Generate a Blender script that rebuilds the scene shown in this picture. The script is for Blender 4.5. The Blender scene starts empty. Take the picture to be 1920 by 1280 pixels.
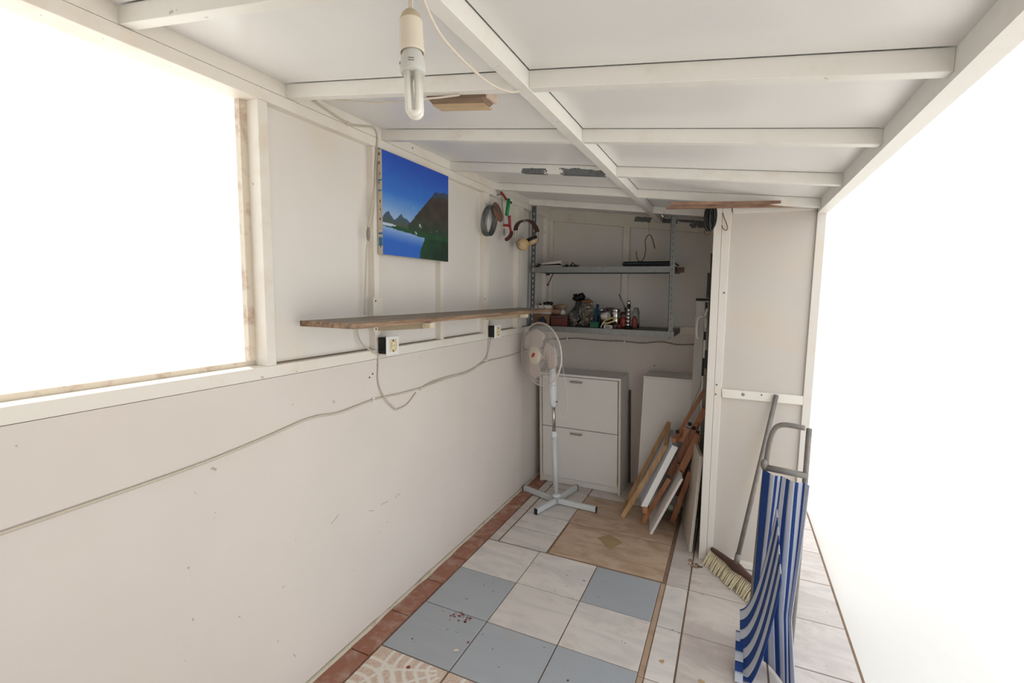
import bpy, math, random
from mathutils import Vector, Matrix, noise
from math import sin, cos, pi, radians, hypot, sqrt

random.seed(7)
scene = bpy.context.scene
col = scene.collection

# ------------------------------------------------------------------ camera
YAW, PITCH, ROLL = 0.429974, 0.103433, 0.0148639
fwd = Vector((-sin(YAW)*cos(PITCH), cos(YAW)*cos(PITCH), -sin(PITCH)))
rgt = Vector((cos(YAW), sin(YAW), 0)); upv = rgt.cross(fwd)
r2 = rgt*cos(ROLL) + upv*sin(ROLL); u2 = -sin(ROLL)*rgt + cos(ROLL)*upv
cd = bpy.data.cameras.new('camera'); cam = bpy.data.objects.new('camera', cd); col.objects.link(cam)
cd.sensor_width = 36; cd.sensor_fit = 'HORIZONTAL'; cd.lens = 901.738/1920*36; cd.clip_start = 0.05
m = Matrix((r2, u2, -fwd)).transposed().to_4x4(); m.translation = Vector((0, 0, 1.55)); cam.matrix_world = m
scene.camera = cam

# ------------------------------------------------------------------ sky, sun, exposure
SKY = 1.62
SUN = 3.0
wd = bpy.data.worlds.new('sky'); scene.world = wd; wd.use_nodes = True
bg = wd.node_tree.nodes['Background']; bg.inputs[0].default_value = (0.93, 0.97, 1.0, 1); bg.inputs[1].default_value = SKY
sd = bpy.data.lights.new('sun', 'SUN'); sd.energy = SUN; sd.angle = radians(2); sd.color = (1, .95, .87)
so = bpy.data.objects.new('sun', sd); col.objects.link(so)
so.rotation_euler = Vector((0.33, -0.12, -1.0)).to_track_quat('-Z', 'Y').to_euler(); so.location = (-3, 3, 6)
vs = scene.view_settings
vs.view_transform = 'Standard'; vs.look = 'None'; vs.gamma = 1; vs.use_curve_mapping = False; vs.exposure = 0.14

# ------------------------------------------------------------------ helpers
def lin(c):
    c = c/255.0
    return c/12.92 if c <= 0.04045 else ((c+0.055)/1.055)**2.4
def rgb(r, g, b): return (lin(r), lin(g), lin(b), 1)

class NT:
    def __init__(s, name):
        s.m = bpy.data.materials.new(name); s.m.use_nodes = True; s.t = s.m.node_tree
        s.b = s.t.nodes['Principled BSDF']
    def n(s, typ, **kw):
        x = s.t.nodes.new(typ)
        for k, v in kw.items():
            if k.startswith('_'): setattr(x, k[1:], v)
            else: x.inputs[k].default_value = v
        return x
    def l(s, a, b): s.t.links.new(a, b)
    def pos(s): return s.n('ShaderNodeNewGeometry').outputs['Position']
    def noise(s, scale, detail=3, vec=None, rough=.5):
        x = s.n('ShaderNodeTexNoise', Scale=scale, Detail=detail, Roughness=rough); s.l(vec if vec else s.pos(), x.inputs['Vector']); return x.outputs['Fac']
    def ramp(s, fac, stops):
        r = s.n('ShaderNodeValToRGB'); e = r.color_ramp.elements
        e[0].position, e[0].color = stops[0]; e[1].position, e[1].color = stops[-1]
        for p, c in stops[1:-1]:
            k = e.new(p); k.color = c
        s.l(fac, r.inputs[0]); return r.outputs[0]
    def mix(s, f, a, b, mode='MIX'):
        x = s.n('ShaderNodeMix', _data_type='RGBA', _blend_type=mode)
        for i, v in ((0, f), (6, a), (7, b)):
            if hasattr(v, 'is_linked') or hasattr(v, 'links'): s.l(v, x.inputs[i])
            else: x.inputs[i].default_value = v
        return x.outputs[2]
    def math(s, op, a, b=0.0):
        x = s.n('ShaderNodeMath', _operation=op)
        for i, v in ((0, a), (1, b)):
            if hasattr(v, 'links'): s.l(v, x.inputs[i])
            else: x.inputs[i].default_value = v
        return x.outputs[0]
    def bump(s, h, strength=.2, dist=.002):
        x = s.n('ShaderNodeBump', Strength=strength, Distance=dist); s.l(h, x.inputs['Height']); s.l(x.outputs[0], s.b.inputs['Normal'])

def paint(name, c, rough=.5, stain=(205, 190, 160), amount=.35, scale=1.6, bump=.15, flakes=None, var=.05, spots=True, lo=.52):
    """painted or plastered surface: base colour, soft dirt stains, fine relief, optional bare patches"""
    k = NT(name); base = rgb(*c)
    dk = tuple(v*(1-var*2) for v in base[:3])+(1,)
    a = k.mix(k.noise(3.0, 4), dk, base)
    st = k.ramp(k.noise(scale, 5, rough=.65), [(lo, (0, 0, 0, 1)), (.78, (amount,)*3+(1,))])
    a = k.mix(st, a, rgb(*stain))
    if spots:
        sp = k.ramp(k.noise(34, 2), [(.745, (0, 0, 0, 1)), (.76, (.5, .5, .5, 1))])
        a = k.mix(sp, a, rgb(120, 108, 92))
    if flakes:
        sep = k.n('ShaderNodeSeparateXYZ'); k.l(k.pos(), sep.inputs[0])
        tot = None
        for (x0, x1, z0, z1, slope) in flakes:
            zz = k.math('ADD', sep.outputs[2], k.math('MULTIPLY', sep.outputs[0], slope))
            cx, hx, cz, hz = (x0+x1)/2, (x1-x0)/2, (z0+z1)/2, (z1-z0)/2
            dx = k.math('DIVIDE', k.math('ABSOLUTE', k.math('SUBTRACT', sep.outputs[0], cx)), hx)
            dz = k.math('DIVIDE', k.math('ABSOLUTE', k.math('SUBTRACT', zz, cz)), hz)
            d = k.math('MAXIMUM', dx, dz)
            tot = d if tot is None else k.math('MINIMUM', tot, d)
        nn = k.math('ADD', tot, k.math('MULTIPLY', k.math('SUBTRACT', k.noise(22, 4, rough=.7), .5), 1.6))
        mk = k.math('LESS_THAN', nn, 1.0)
        grey = k.mix(k.noise(60, 3), rgb(70, 74, 76), rgb(128, 130, 130))
        a = k.mix(mk, a, grey)
    k.l(a, k.b.inputs['Base Color']); k.b.inputs['Roughness'].default_value = rough
    if bump: k.bump(k.noise(38, 5, rough=.6), bump, .003)
    return k.m

def plain(name, c, rough=.5, metal=0, var=.06, scale=40, bump=0, trans=0, ior=1.45, coat=0, alpha=1):
    k = NT(name); base = rgb(*c); dk = tuple(v*(1-2*var) for v in base[:3])+(1,)
    k.l(k.mix(k.noise(scale, 3), dk, base), k.b.inputs['Base Color'])
    k.b.inputs['Roughness'].default_value = rough; k.b.inputs['Metallic'].default_value = metal
    k.b.inputs['Transmission Weight'].default_value = trans; k.b.inputs['IOR'].default_value = ior
    k.b.inputs['Coat Weight'].default_value = coat
    if bump: k.bump(k.noise(scale*2, 3), bump, .001)
    return k.m

def wood(name, c1, c2, axis='Y', scale=1.0, rough=.6):
    k = NT(name); mp = k.n('ShaderNodeMapping'); k.l(k.pos(), mp.inputs[0])
    s = {'X': (2, 30, 30), 'Y': (30, 2, 30), 'Z': (30, 30, 2)}[axis]; mp.inputs['Scale'].default_value = tuple(v*scale for v in s)
    f = k.noise(1.0, 5, mp.outputs[0], .65)
    k.l(k.ramp(f, [(.3, rgb(*c1)), (.7, rgb(*c2))]), k.b.inputs['Base Color']); k.b.inputs['Roughness'].default_value = rough
    k.bump(f, .3, .001); return k.m

def marble(name, c, vein, dirt=(170, 140, 110), rough=.35, amount=.5, vs=2.2):
    k = NT(name); oi = k.n('ShaderNodeObjectInfo')
    v = k.n('ShaderNodeVectorMath', _operation='ADD'); k.l(k.pos(), v.inputs[0])
    sc = k.n('ShaderNodeVectorMath', _operation='SCALE'); sc.inputs[0].default_value = (17, 23, 5); k.l(oi.outputs['Random'], sc.inputs['Scale'])
    k.l(sc.outputs[0], v.inputs[1]); vec = v.outputs[0]
    mp = k.n('ShaderNodeMapping'); k.l(vec, mp.inputs[0]); mp.inputs['Rotation'].default_value = (0, 0, .7); mp.inputs['Scale'].default_value = (1, 3.2, 1)
    x = k.n('ShaderNodeTexNoise', Scale=vs, Detail=6, Roughness=.6, Distortion=1.6); k.l(mp.outputs[0], x.inputs['Vector'])
    a = k.mix(k.ramp(x.outputs['Fac'], [(.42, (0, 0, 0, 1)), (.62, (amount,)*3+(1,))]), rgb(*c), rgb(*vein))
    d = k.ramp(k.noise(6, 6, vec, .7), [(.56, (0, 0, 0, 1)), (.8, (.45,)*3+(1,))])
    a = k.mix(d, a, rgb(*dirt))
    sp = k.ramp(k.noise(45, 2, vec), [(.735, (0, 0, 0, 1)), (.75, (.7,)*3+(1,))])
    a = k.mix(sp, a, rgb(95, 70, 60))
    hs = k.n('ShaderNodeHueSaturation'); k.l(a, hs.inputs['Color'])
    k.l(k.math('ADD', .93, k.math('MULTIPLY', oi.outputs['Random'], .12)), hs.inputs['Value'])
    k.l(hs.outputs[0], k.b.inputs['Base Color']); k.b.inputs['Roughness'].default_value = rough
    k.bump(k.noise(20, 4, vec), .08, .002); return k.m

def vcol(name, rough=.6):
    k = NT(name); a = k.n('ShaderNodeVertexColor', _layer_name='Col'); k.l(a.outputs[0], k.b.inputs['Base Color'])
    k.b.inputs['Roughness'].default_value = rough; k.bump(k.noise(300, 2), .2, .0006); return k.m

off = {}
class MB:
    def __init__(s): s.v = []; s.f = []; s.sm = []
    def add(s, vs, fs, smooth=False):
        b = len(s.v); s.v += [tuple(v) for v in vs]; s.f += [tuple(i+b for i in f) for f in fs]; s.sm += [smooth]*len(fs); return s
    def box(s, x0, x1, y0, y1, z0, z1, jit=0):
        p = [(x, y, z) for z in (z0, z1) for y in (y0, y1) for x in (x0, x1)]
        if jit: p = [tuple(c+random.uniform(-jit, jit) for c in q) for q in p]
        return s.add(p, [(0, 2, 3, 1), (4, 5, 7, 6), (0, 1, 5, 4), (2, 6, 7, 3), (0, 4, 6, 2), (1, 3, 7, 5)])
    def hexa(s, p):   # 8 points: bottom 4 (ccw), top 4
        return s.add(p, [(3, 2, 1, 0), (4, 5, 6, 7), (0, 1, 5, 4), (1, 2, 6, 5), (2, 3, 7, 6), (3, 0, 4, 7)])
    def bev(s, x0, x1, y0, y1, z0, z1, b=.002):
        """box with chamfered edges"""
        P = []; 
        for z, i in ((z0, b), (z0+b, 0), (z1-b, 0), (z1, b)):
            for (x, y) in ((x0+i+b*(i == 0), y0+i), (x1-i-b*(i == 0), y0+i), (x1-i, y0+i+b*(i == 0)), (x1-i, y1-i-b*(i == 0)), (x1-i-b*(i == 0), y1-i), (x0+i+b*(i == 0), y1-i), (x0+i, y1-i-b*(i == 0)), (x0+i, y0+i+b*(i == 0))):
                P.append((x, y, z))
        F = [tuple(range(7, -1, -1)), tuple(range(24, 32))]
        for r in range(3):
            for k in range(8):
                a = r*8+k; c = r*8+(k+1) % 8; F.append((a, c, c+8, a+8))
        return s.add(P, F)
    def bar(s, a, b, w, h, up=(0, 0, 1), ext=0):
        a = Vector(a); b = Vector(b); d = (b-a).normalized(); a = a-d*ext; b = b+d*ext
        u = Vector(up); sd_ = d.cross(u).normalized(); u = sd_.cross(d).normalized()
        p = []
        for q in (a, b):
            for (i, j) in ((-1, -1), (1, -1), (1, 1), (-1, 1)): p.append(q+sd_*(i*w/2)+u*(j*h/2))
        return s.add(p, [(3, 2, 1, 0), (4, 5, 6, 7), (0, 1, 5, 4), (1, 2, 6, 5), (2, 3, 7, 6), (3, 0, 4, 7)])
    def tube(s, pts, r, n=8, closed=False, caps=True, rr=None):
        pts = [Vector(p) for p in pts]; N = len(pts); rings = []
        prev = None
        for i, p in enumerate(pts):
            if closed: d = pts[(i+1) % N]-pts[i-1]
            else: d = pts[min(i+1, N-1)]-pts[max(i-1, 0)]
            if d.length < 1e-9: d = Vector((0, 0, 1))
            d.normalize()
            if prev is None:
                a = Vector((0, 0, 1)) if abs(d.z) < .9 else Vector((1, 0, 0)); u = d.cross(a).normalized()
            else:
                u = (prev-d*prev.dot(d)); u = u.normalized() if u.length > 1e-6 else d.orthogonal().normalized()
            prev = u; w = d.cross(u); R = rr[i] if rr else r
            rings.append([p+(u*cos(2*pi*k/n)+w*sin(2*pi*k/n))*R for k in range(n)])
        P = [q for g in rings for q in g]; F = []
        for i in range(N if closed else N-1):
            j = (i+1) % N
            for k in range(n): F.append((i*n+k, i*n+(k+1) % n, j*n+(k+1) % n, j*n+k))
        if caps and not closed: F += [tuple(range(n-1, -1, -1)), tuple((N-1)*n+k for k in range(n))]
        return s.add(P, F, n > 4)
    def lathe(s, c, prof, n=24, axis=(0, 0, 1), cap=True):
        """prof: (radius, height along the axis)"""
        c = Vector(c); a = Vector(axis).normalized(); u = a.orthogonal().normalized(); w = a.cross(u)
        P = [c+a*h+(u*cos(2*pi*k/n)+w*sin(2*pi*k/n))*r for r, h in prof for k in range(n)]; F = []
        for i in range(len(prof)-1):
            for k in range(n): F.append((i*n+k, i*n+(k+1) % n, (i+1)*n+(k+1) % n, (i+1)*n+k))
        if cap: F += [tuple(range(n-1, -1, -1)), tuple((len(prof)-1)*n+k for k in range(n))]
        return s.add(P, F, True)
    def blob(s, c, rx, ry, rz, n=12, mseg=8, jit=.0, seed=0):
        P = []; F = []
        for i in range(mseg+1):
            t = pi*i/mseg
            for k in range(n):
                a = 2*pi*k/n; q = Vector((sin(t)*cos(a), sin(t)*sin(a), cos(t)))
                j = 1+jit*noise.noise(q*2.3+Vector((seed, seed*.7, 0)))
                P.append((c[0]+q.x*rx*j, c[1]+q.y*ry*j, c[2]+q.z*rz*j))
        for i in range(mseg):
            for k in range(n): F.append((i*n+k, (i+1)*n+k, (i+1)*n+(k+1) % n, i*n+(k+1) % n))
        return s.add(P, F, True)
    def build(s, name, mat, parent=None, label=None, cat=None, group=None, kind=None, origin=None, bevel=0):
        vs = s.v
        if origin is None:
            if parent is None:
                xs, ys, zs = zip(*vs); o = Vector(((min(xs)+max(xs))/2, (min(ys)+max(ys))/2, min(zs)))
            else: o = off[parent.name]
        else: o = Vector(origin)
        me = bpy.data.meshes.new(name); me.from_pydata([(v[0]-o.x, v[1]-o.y, v[2]-o.z) for v in vs], [], s.f)
        me.polygons.foreach_set('use_smooth', s.sm); me.materials.append(mat); me.validate(); me.update()
        ob = bpy.data.objects.new(name, me); col.objects.link(ob)
        if parent is None: ob.location = o
        else: ob.parent = parent
        off[ob.name] = o
        if bevel:
            bm_ = ob.modifiers.new('bevel', 'BEVEL'); bm_.width = bevel; bm_.segments = 2; bm_.limit_method = 'ANGLE'; bm_.angle_limit = radians(40)
        tag(ob, label, cat, group, kind); return ob
def tag(o, label=None, cat=None, group=None, kind=None):
    if label: o['label'] = label
    if cat: o['category'] = cat
    if group: o['group'] = group
    if kind: o['kind'] = kind
def thing(name, loc, label, cat, group=None):
    o = bpy.data.objects.new(name, None); col.objects.link(o); o.location = loc; o.empty_display_size = .05
    off[o.name] = Vector(loc); tag(o, label, cat, group); return o

W = -1.438                                  # face of the left wall
YB = 3.90                                   # face of the back wall
def zr(x): return 2.245-.12*(x-W)           # underside of the sloping roof sheet
def grid_colour(name, o, u, v, nu, nv, fn, mat, parent):
    o, u, v = Vector(o), Vector(u), Vector(v); P = []; F = []; C = []
    for j in range(nv):
        for i in range(nu): P.append(o+u*(i/(nu-1))+v*(j/(nv-1))); C.append(fn(i/(nu-1), j/(nv-1)))
    for j in range(nv-1):
        for i in range(nu-1): F.append((j*nu+i, j*nu+i+1, (j+1)*nu+i+1, (j+1)*nu+i))
    q = off[parent.name]; me = bpy.data.meshes.new(name); me.from_pydata([p-q for p in P], [], F)
    at = me.color_attributes.new('Col', 'FLOAT_COLOR', 'POINT')
    at.data.foreach_set('color', [lin(x) if k < 3 else 1.0 for c in C for k, x in enumerate((*c, 255))])
    me.materials.append(mat); ob = bpy.data.objects.new(name, me); col.objects.link(ob); ob.parent = parent; off[ob.name] = q; return ob

# ------------------------------------------------------------------ materials
M_wall = paint('wall_plaster', (225, 216, 208), .55, amount=.18, bump=.25, scale=1.1)
M_panel = paint('wall_panel_paint', (230, 225, 219), .45, stain=(222, 203, 176), amount=.4, bump=.08, scale=2.6, spots=False)
M_frame = paint('frame_paint', (236, 230, 220), .4, stain=(205, 180, 140), amount=.45, bump=.15, scale=5)
M_ceil = paint('ceiling_sheet', (238, 237, 235), .3, stain=(196, 198, 204), amount=.35, bump=.04, scale=1.5, spots=False)
M_purlin = paint('purlin_paint', (240, 238, 232), .42, stain=(200, 175, 140), amount=.3, bump=.12, scale=7)
S = .12
M_flaked = paint('flaking_paint', (238, 236, 229), .45, stain=(200, 175, 140), amount=.3, bump=.12, scale=7,
                 flakes=[(-1.01, -.88, 2.016, 2.052, S), (-.80, -.58, 2.012, 2.056, S)])
M_flaked2 = paint('flaking_rail_paint', (226, 219, 205), .5, stain=(190, 170, 135), amount=.5, bump=.15, scale=6,
                  flakes=[(-.74, -.61, 2.020, 2.060, S), (-.54, -.42, 2.026, 2.060, S), (-.42, -.30, 2.042, 2.062, S), (-.31, -.10, 2.006, 2.062, S)])
M_div = paint('divider_paint', (226, 220, 212), .4, stain=(214, 190, 150), amount=.4, bump=.08, scale=3)
M_rust = paint('rusty_paint', (222, 210, 192), .5, stain=(150, 90, 50), amount=.8, bump=.2, scale=14)
M_strp = paint('mortar_strip', (178, 152, 128), .9, stain=(120, 92, 70), amount=.7, bump=.5, scale=8)
M_grout = paint('grout', (134, 110, 90), .9, stain=(80, 62, 48), amount=.7, bump=.5, scale=8)
M_terra = paint('terracotta', (156, 104, 84), .6, stain=(186, 166, 148), amount=1.0, bump=.3, scale=11, lo=.47)
M_lime = paint('lime_edge', (205, 196, 176), .8, stain=(130, 115, 92), amount=.8, bump=.4, scale=12)
M_tile = marble('white_marble', (222, 214, 207), (186, 182, 182))
M_tile_old = marble('worn_marble', (208, 198, 190), (180, 168, 162), dirt=(150, 118, 92), amount=.6)
M_blue = marble('blue_grey_tile', (166, 170, 175), (156, 160, 166), dirt=(178, 162, 150), rough=.5, amount=.3)
M_brown = marble('brown_slab', (192, 166, 144), (158, 130, 104), dirt=(146, 116, 88), rough=.55, amount=.7, vs=3)
M_pattern = vcol('patterned_tile')
M_ground = paint('ground_concrete', (232, 228, 222), .9, stain=(215, 208, 196), amount=.3, bump=.1, spots=False)
M_canvas = vcol('painted_canvas', .7)
M_cloth = plain('canvas_cloth', (205, 195, 180), .9, bump=.3)
M_shelfwood = wood('shelf_wood', (112, 102, 92), (152, 140, 126), 'Y', 1.2)
M_shelfedge = wood('shelf_edge', (88, 62, 46), (176, 146, 118), 'Y', 2.5)
M_orange = wood('easel_wood', (136, 86, 58), (182, 126, 90), 'Z', 1.0, .4)
M_pine = wood('pine_wood', (160, 122, 84), (196, 160, 118), 'Z', 1.0, .55)
M_strip = wood('strip_wood', (108, 74, 56), (150, 116, 92), 'X', 1.0, .5)
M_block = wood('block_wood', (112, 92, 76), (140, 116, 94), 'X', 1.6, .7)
M_pink = plain('bare_wood', (214, 192, 176), .8)
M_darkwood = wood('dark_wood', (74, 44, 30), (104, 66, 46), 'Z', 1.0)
M_melamine = plain('white_melamine', (226, 222, 217), .35, var=.02)
M_cream = plain('cream_edging', (224, 213, 190), .5, var=.05)
M_gap = plain('dark_gap', (60, 52, 46), .9)
M_handle = plain('brushed_handle', (168, 160, 152), .4, .5)
M_galv = plain('galvanised_steel', (150, 153, 152), .45, .45, var=.2, scale=90)
M_galvdk = plain('dark_galvanised', (108, 114, 116), .5, .45, var=.15, scale=60)
M_fan = plain('fan_plastic', (222, 212, 206), .35, var=.02)
M_fanblue = plain('fan_grey_plastic', (222, 226, 230), .35, var=.02)
M_leg = plain('fan_leg_paint', (208, 212, 212), .4, var=.04)
M_chrome = plain('chrome', (200, 196, 192), .12, 1.0, var=.02)
M_black = plain('black_plastic', (18, 18, 19), .45)
M_rubber = plain('navy_rubber', (30, 34, 48), .6)
M_redb = plain('bottle_red', (152, 62, 52), .4)
M_red = plain('red_plastic', (196, 44, 36), .4)
M_redp = plain('red_paint', (150, 36, 36), .4)
M_green = plain('green_grip', (28, 140, 74), .45)
M_beige = plain('beige_plastic', (206, 176, 132), .4)
M_white = plain('white_plastic', (236, 236, 232), .35, var=.02)
M_ivory = plain('ivory_plastic', (232, 218, 184), .4, var=.03)
M_ivory2 = plain('bracket_cream', (214, 200, 172), .5)
M_cablew = plain('white_cable', (226, 216, 202), .5)
M_cableg = plain('painted_cable', (206, 196, 180), .55)
M_steel = plain('steel_wire', (130, 136, 138), .35, .8)
M_rustw = plain('rusty_wire', (120, 78, 48), .6, .3)
M_lampw = plain('lamp_plastic', (226, 216, 198), .4, var=.02)
M_lampg = plain('ballast_plastic', (206, 206, 200), .4, var=.02)
M_tubeg = plain('lamp_glass', (238, 236, 226), .15, var=.02, coat=.5)
M_paper = plain('paper', (200, 194, 188), .8)
M_card = plain('cardboard', (128, 98, 74), .85)
M_maroon = plain('maroon_box', (92, 44, 38), .6)
M_navy = plain('navy_plastic', (34, 44, 60), .4)
M_bag = plain('clear_plastic', (225, 225, 225), .08, trans=.95, ior=1.08)
M_nails = plain('loose_metal', (178, 158, 136), .25, .7, var=.4, scale=120)
M_sky = plain('sky_blue_plastic', (60, 120, 158), .4)
M_dkgreen = plain('dark_green_box', (30, 92, 66), .5)
M_glass = plain('jar_glass', (215, 220, 220), .05, trans=.95, ior=1.45)
M_yellow = plain('yellow_wire', (196, 178, 120), .5)
M_bristle = plain('bristle', (242, 230, 196), .8, var=.15, scale=200)
M_broom = plain('broom_head', (82, 56, 48), .6)
M_pole = plain('broom_pole', (146, 140, 134), .5, .4, var=.2, scale=30)
M_stripeb = plain('blue_cloth', (30, 64, 128), .85)
M_stripew = plain('white_cloth', (190, 194, 206), .85)
M_disc = plain('sanding_disc', (120, 88, 72), .9, bump=.4)
M_dark = plain('scuff_mark', (104, 94, 88), .9)
M_greenish = plain('green_bracket', (142, 156, 120), .6)

# ================================================================== THE SETTING
# floor: mortar bed with every tile laid in it
floor = MB().box(-1.60, .57, -1.2, 4.1, -.12, -.006).build('floor', M_grout, kind='structure', origin=(0, 0, 0))
for (ya_, yb_) in ((-1.0, .85), (.85, 1.87), (1.87, 2.57)): MB().bev(-.2715, -.2495, ya_+.001, yb_-.001, -.02, -.003, .001).build('mortar_strip', M_strp, floor)
def tile(x0, x1, y0, y1, mat, z=0.0, g=.003, name='tile', jit=.0012):
    MB().bev(x0+g, x1-g, y0+g, y1-g, -.02, z+random.uniform(-jit, jit), .0015).build(name, mat, floor)
xe = [-1.322, -.975, -.625, -.272]; ye = [1.213, 1.555, 1.888, 2.228, 2.572]
lay = {(1, 0): M_blue, (1, 1): M_blue, (1, 2): M_blue, (2, 0): M_blue, (2, 1): M_tile, (2, 2): M_tile, (3, 0): M_tile, (3, 1): M_tile, (3, 2): M_blue}
for (r, c), mt in lay.items(): tile(xe[c], xe[c+1], ye[r], ye[r+1], mt)
# fan-patterned tiles nearest the door
def fanpat(u, v):
    n1 = noise.noise(Vector((u*55, v*55, 1)))
    base = (214+14*n1, 196+12*n1, 178+12*n1) if noise.noise(Vector((u*90, v*90, 5))) > -.05 else (196, 166, 150)
    best = 0
    for (cx, cy) in ((0, 0), (1, 1)):
        d = hypot(u-cx, v-cy); a = math.atan2(abs(v-cy), abs(u-cx))
        for R in (.22, .36, .5, .64, .78):
            best = max(best, 1.1-abs(d-R-.03*abs(sin(a*4)))/.030)
        for k in range(1, 4):
            best = max(best, (1-abs((a-k*pi/8))*d/.026) if .12 < d < .86 else 0)
    best = max(0, min(1, best*1.6))
    return tuple(b*(1-best)+w*best for b, w in zip(base, (226, 220, 210)))
for c in range(3):
    for r in range(3):
        y1 = 1.555-.342*r; y0 = y1-.342; x0, x1 = xe[c], xe[c+1]
        t_ = MB().bev(x0+.003, x1-.003, y0+.003, y1-.003, -.02, -.001, .0015).build('tile', M_brown, floor)
        if r < 2: grid_colour('tile_print', (x0+.005, y0+.005, -.0004), (x1-x0-.01, 0, 0), (0, y1-y0-.01, 0), 84, 84, fanpat, M_pattern, t_)
# small worn tiles towards the cabinets, brown slabs
rows = [2.578, 2.796, 3.024, 3.295, 3.50, 3.72, 3.9]
for a, b in zip(rows[:-1], rows[1:]):
    tile(-1.255, -.936, a, b, M_tile if b < 3.3 else M_tile_old, g=.0055)
tile(-1.322, -1.258, 2.578, 3.05, M_tile_old); tile(-1.322, -1.258, 3.05, 3.52, M_tile_old); tile(-1.322, -1.258, 3.52, 3.9, M_tile_old)
tile(-.930, -.264, 2.582, 2.998, M_brown, name='slab', g=.005); tile(-.940, -.264, 3.002, 3.478, M_brown, name='slab', g=.005)
for a, b in ((-.934, -.62), (-.62, -.264)): tile(a, b, 3.485, 3.9, M_tile_old)
MB().add([(-.705, 2.885, .0016), (-.600, 2.785, .0016), (-.545, 2.895, .0016), (-.640, 2.96, .0016)], [(0, 1, 2, 3)]).build('inlay', marble('ochre_inlay', (168, 142, 104), (140, 112, 78), rough=.6), floor)
rr_ = [.85, 1.19, 1.53, 1.87, 2.212, 2.570, 2.941, 3.30, 3.62, 3.9]
for a, b in zip(rr_[:-1], rr_[1:]):
    tile(-.248, -.134, a, b, M_tile_old if b > 2.6 else M_tile)
    tile(-.132, .212, a, b, M_tile_old); 
    if b < 4: tile(.214, .56, a, b, M_tile_old)
MB().box(.571, 60, -60, 60, -.14, -.03).build('trim_1', M_ground, kind='structure', origin=(0, 0, 0)).name = 'floor_outside'
MB().box(-60, -1.75, -60, 60, -.14, -.03).build('floor_outside', M_ground, kind='structure', origin=(0, 0, 0))
def spot(x, y, r, mat, n=9, seed=0, name='paint_spot'):
    P = [(x+r*(.7+.5*noise.noise(Vector((cos(a)*1.3, sin(a)*1.3, seed))))*cos(a)*1.0, y+r*(.7+.5*noise.noise(Vector((cos(a)*1.3, sin(a)*1.3, seed+9))))*sin(a), .0017) for a in [2*pi*i/n for i in range(n)]]
    MB().add(P, [tuple(range(n))]).build(name, mat, floor)
M_spotr = plain('red_brown_paint', (140, 74, 66), .7); M_spotw = plain('cream_paint', (222, 212, 196), .7); M_spotk = plain('dark_speck', (70, 62, 60), .8); M_spoty = plain('rust_stain', (190, 160, 120), .8)
for i in range(26):
    a = random.random()*6.28; d = .045*random.random()**.6; spot(-1.10+d*cos(a)*1.2, 1.86+d*sin(a)*.8, random.uniform(.003, .010), M_spotr, seed=i)
for (x, y, r, mt) in ((-.985, 1.730, .010, M_spotr), (-1.01, 1.665, .014, M_spotw), (-1.135, 1.50, .012, M_spotr), (-1.135, 1.82, .008, M_spoty), (-1.20, 1.86, .010, M_spoty), (-1.05, 2.10, .005, M_spotk), (-1.085, 2.17, .004, M_spotk), (-1.12, 2.13, .005, M_spotk),
    (-.355, 2.03, .004, M_spotk), (-.37, 2.035, .003, M_spotk), (-.80, 1.66, .004, M_spotk), (-.87, 1.74, .004, M_spotk), (-1.22, 1.64, .006, M_spotk), (-.72, 2.31, .006, M_spoty), (-.03, 1.95, .018, M_spoty), (-.19, 1.99, .015, M_spoty), (-.95, 1.80, .004, M_spotk), (-.52, 1.72, .007, M_spotk)):
    spot(x, y, r, mt, seed=x*50)
for i in range(12): spot(-.10+random.uniform(-.05, .06), 2.86+random.uniform(-.05, .06), random.uniform(.008, .022), plain('rusty_dirt', (172, 142, 114), .9, var=.3) if i == 0 else bpy.data.materials['rusty_dirt'], seed=i, name='dirt_patch')
# terracotta edging along the wall foot
yy = .70
for k in range(12):
    L = (.25, .26, .265, .28, .285)[k % 5]; y1 = min(yy+L, 3.86)
    p = [(W+.004+random.uniform(0, .006), yy+.004, 0), (-1.327+random.uniform(-.003, .002), yy+.004, 0), (-1.327+random.uniform(-.003, .002), y1-.003, 0), (W+.004+random.uniform(0, .01), y1-.003, 0)]
    MB().hexa([(x, y, -.02) for x, y, z in p]+[(x, y, .004) for x, y, z in p]).build('edging_tile', M_terra, floor); yy = y1
    if yy > 3.84: break
N_ = 60; P = []; F = []
for i in range(N_+1):
    y = .7+i*(3.2/N_); w = .008+.012*max(0, noise.noise(Vector((y*6, 3, 0)))+.35)
    P += [(W-.001, y, -.01), (W-.001, y, .012+w*.6), (W+w, y, .0055), (W+w+.001, y, -.01)]
for i in range(N_):
    for k in range(3): F.append((i*4+k, (i+1)*4+k, (i+1)*4+k+1, i*4+k+1))
MB().add(P, F, True).build('mortar_line', M_lime, floor)

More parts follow.
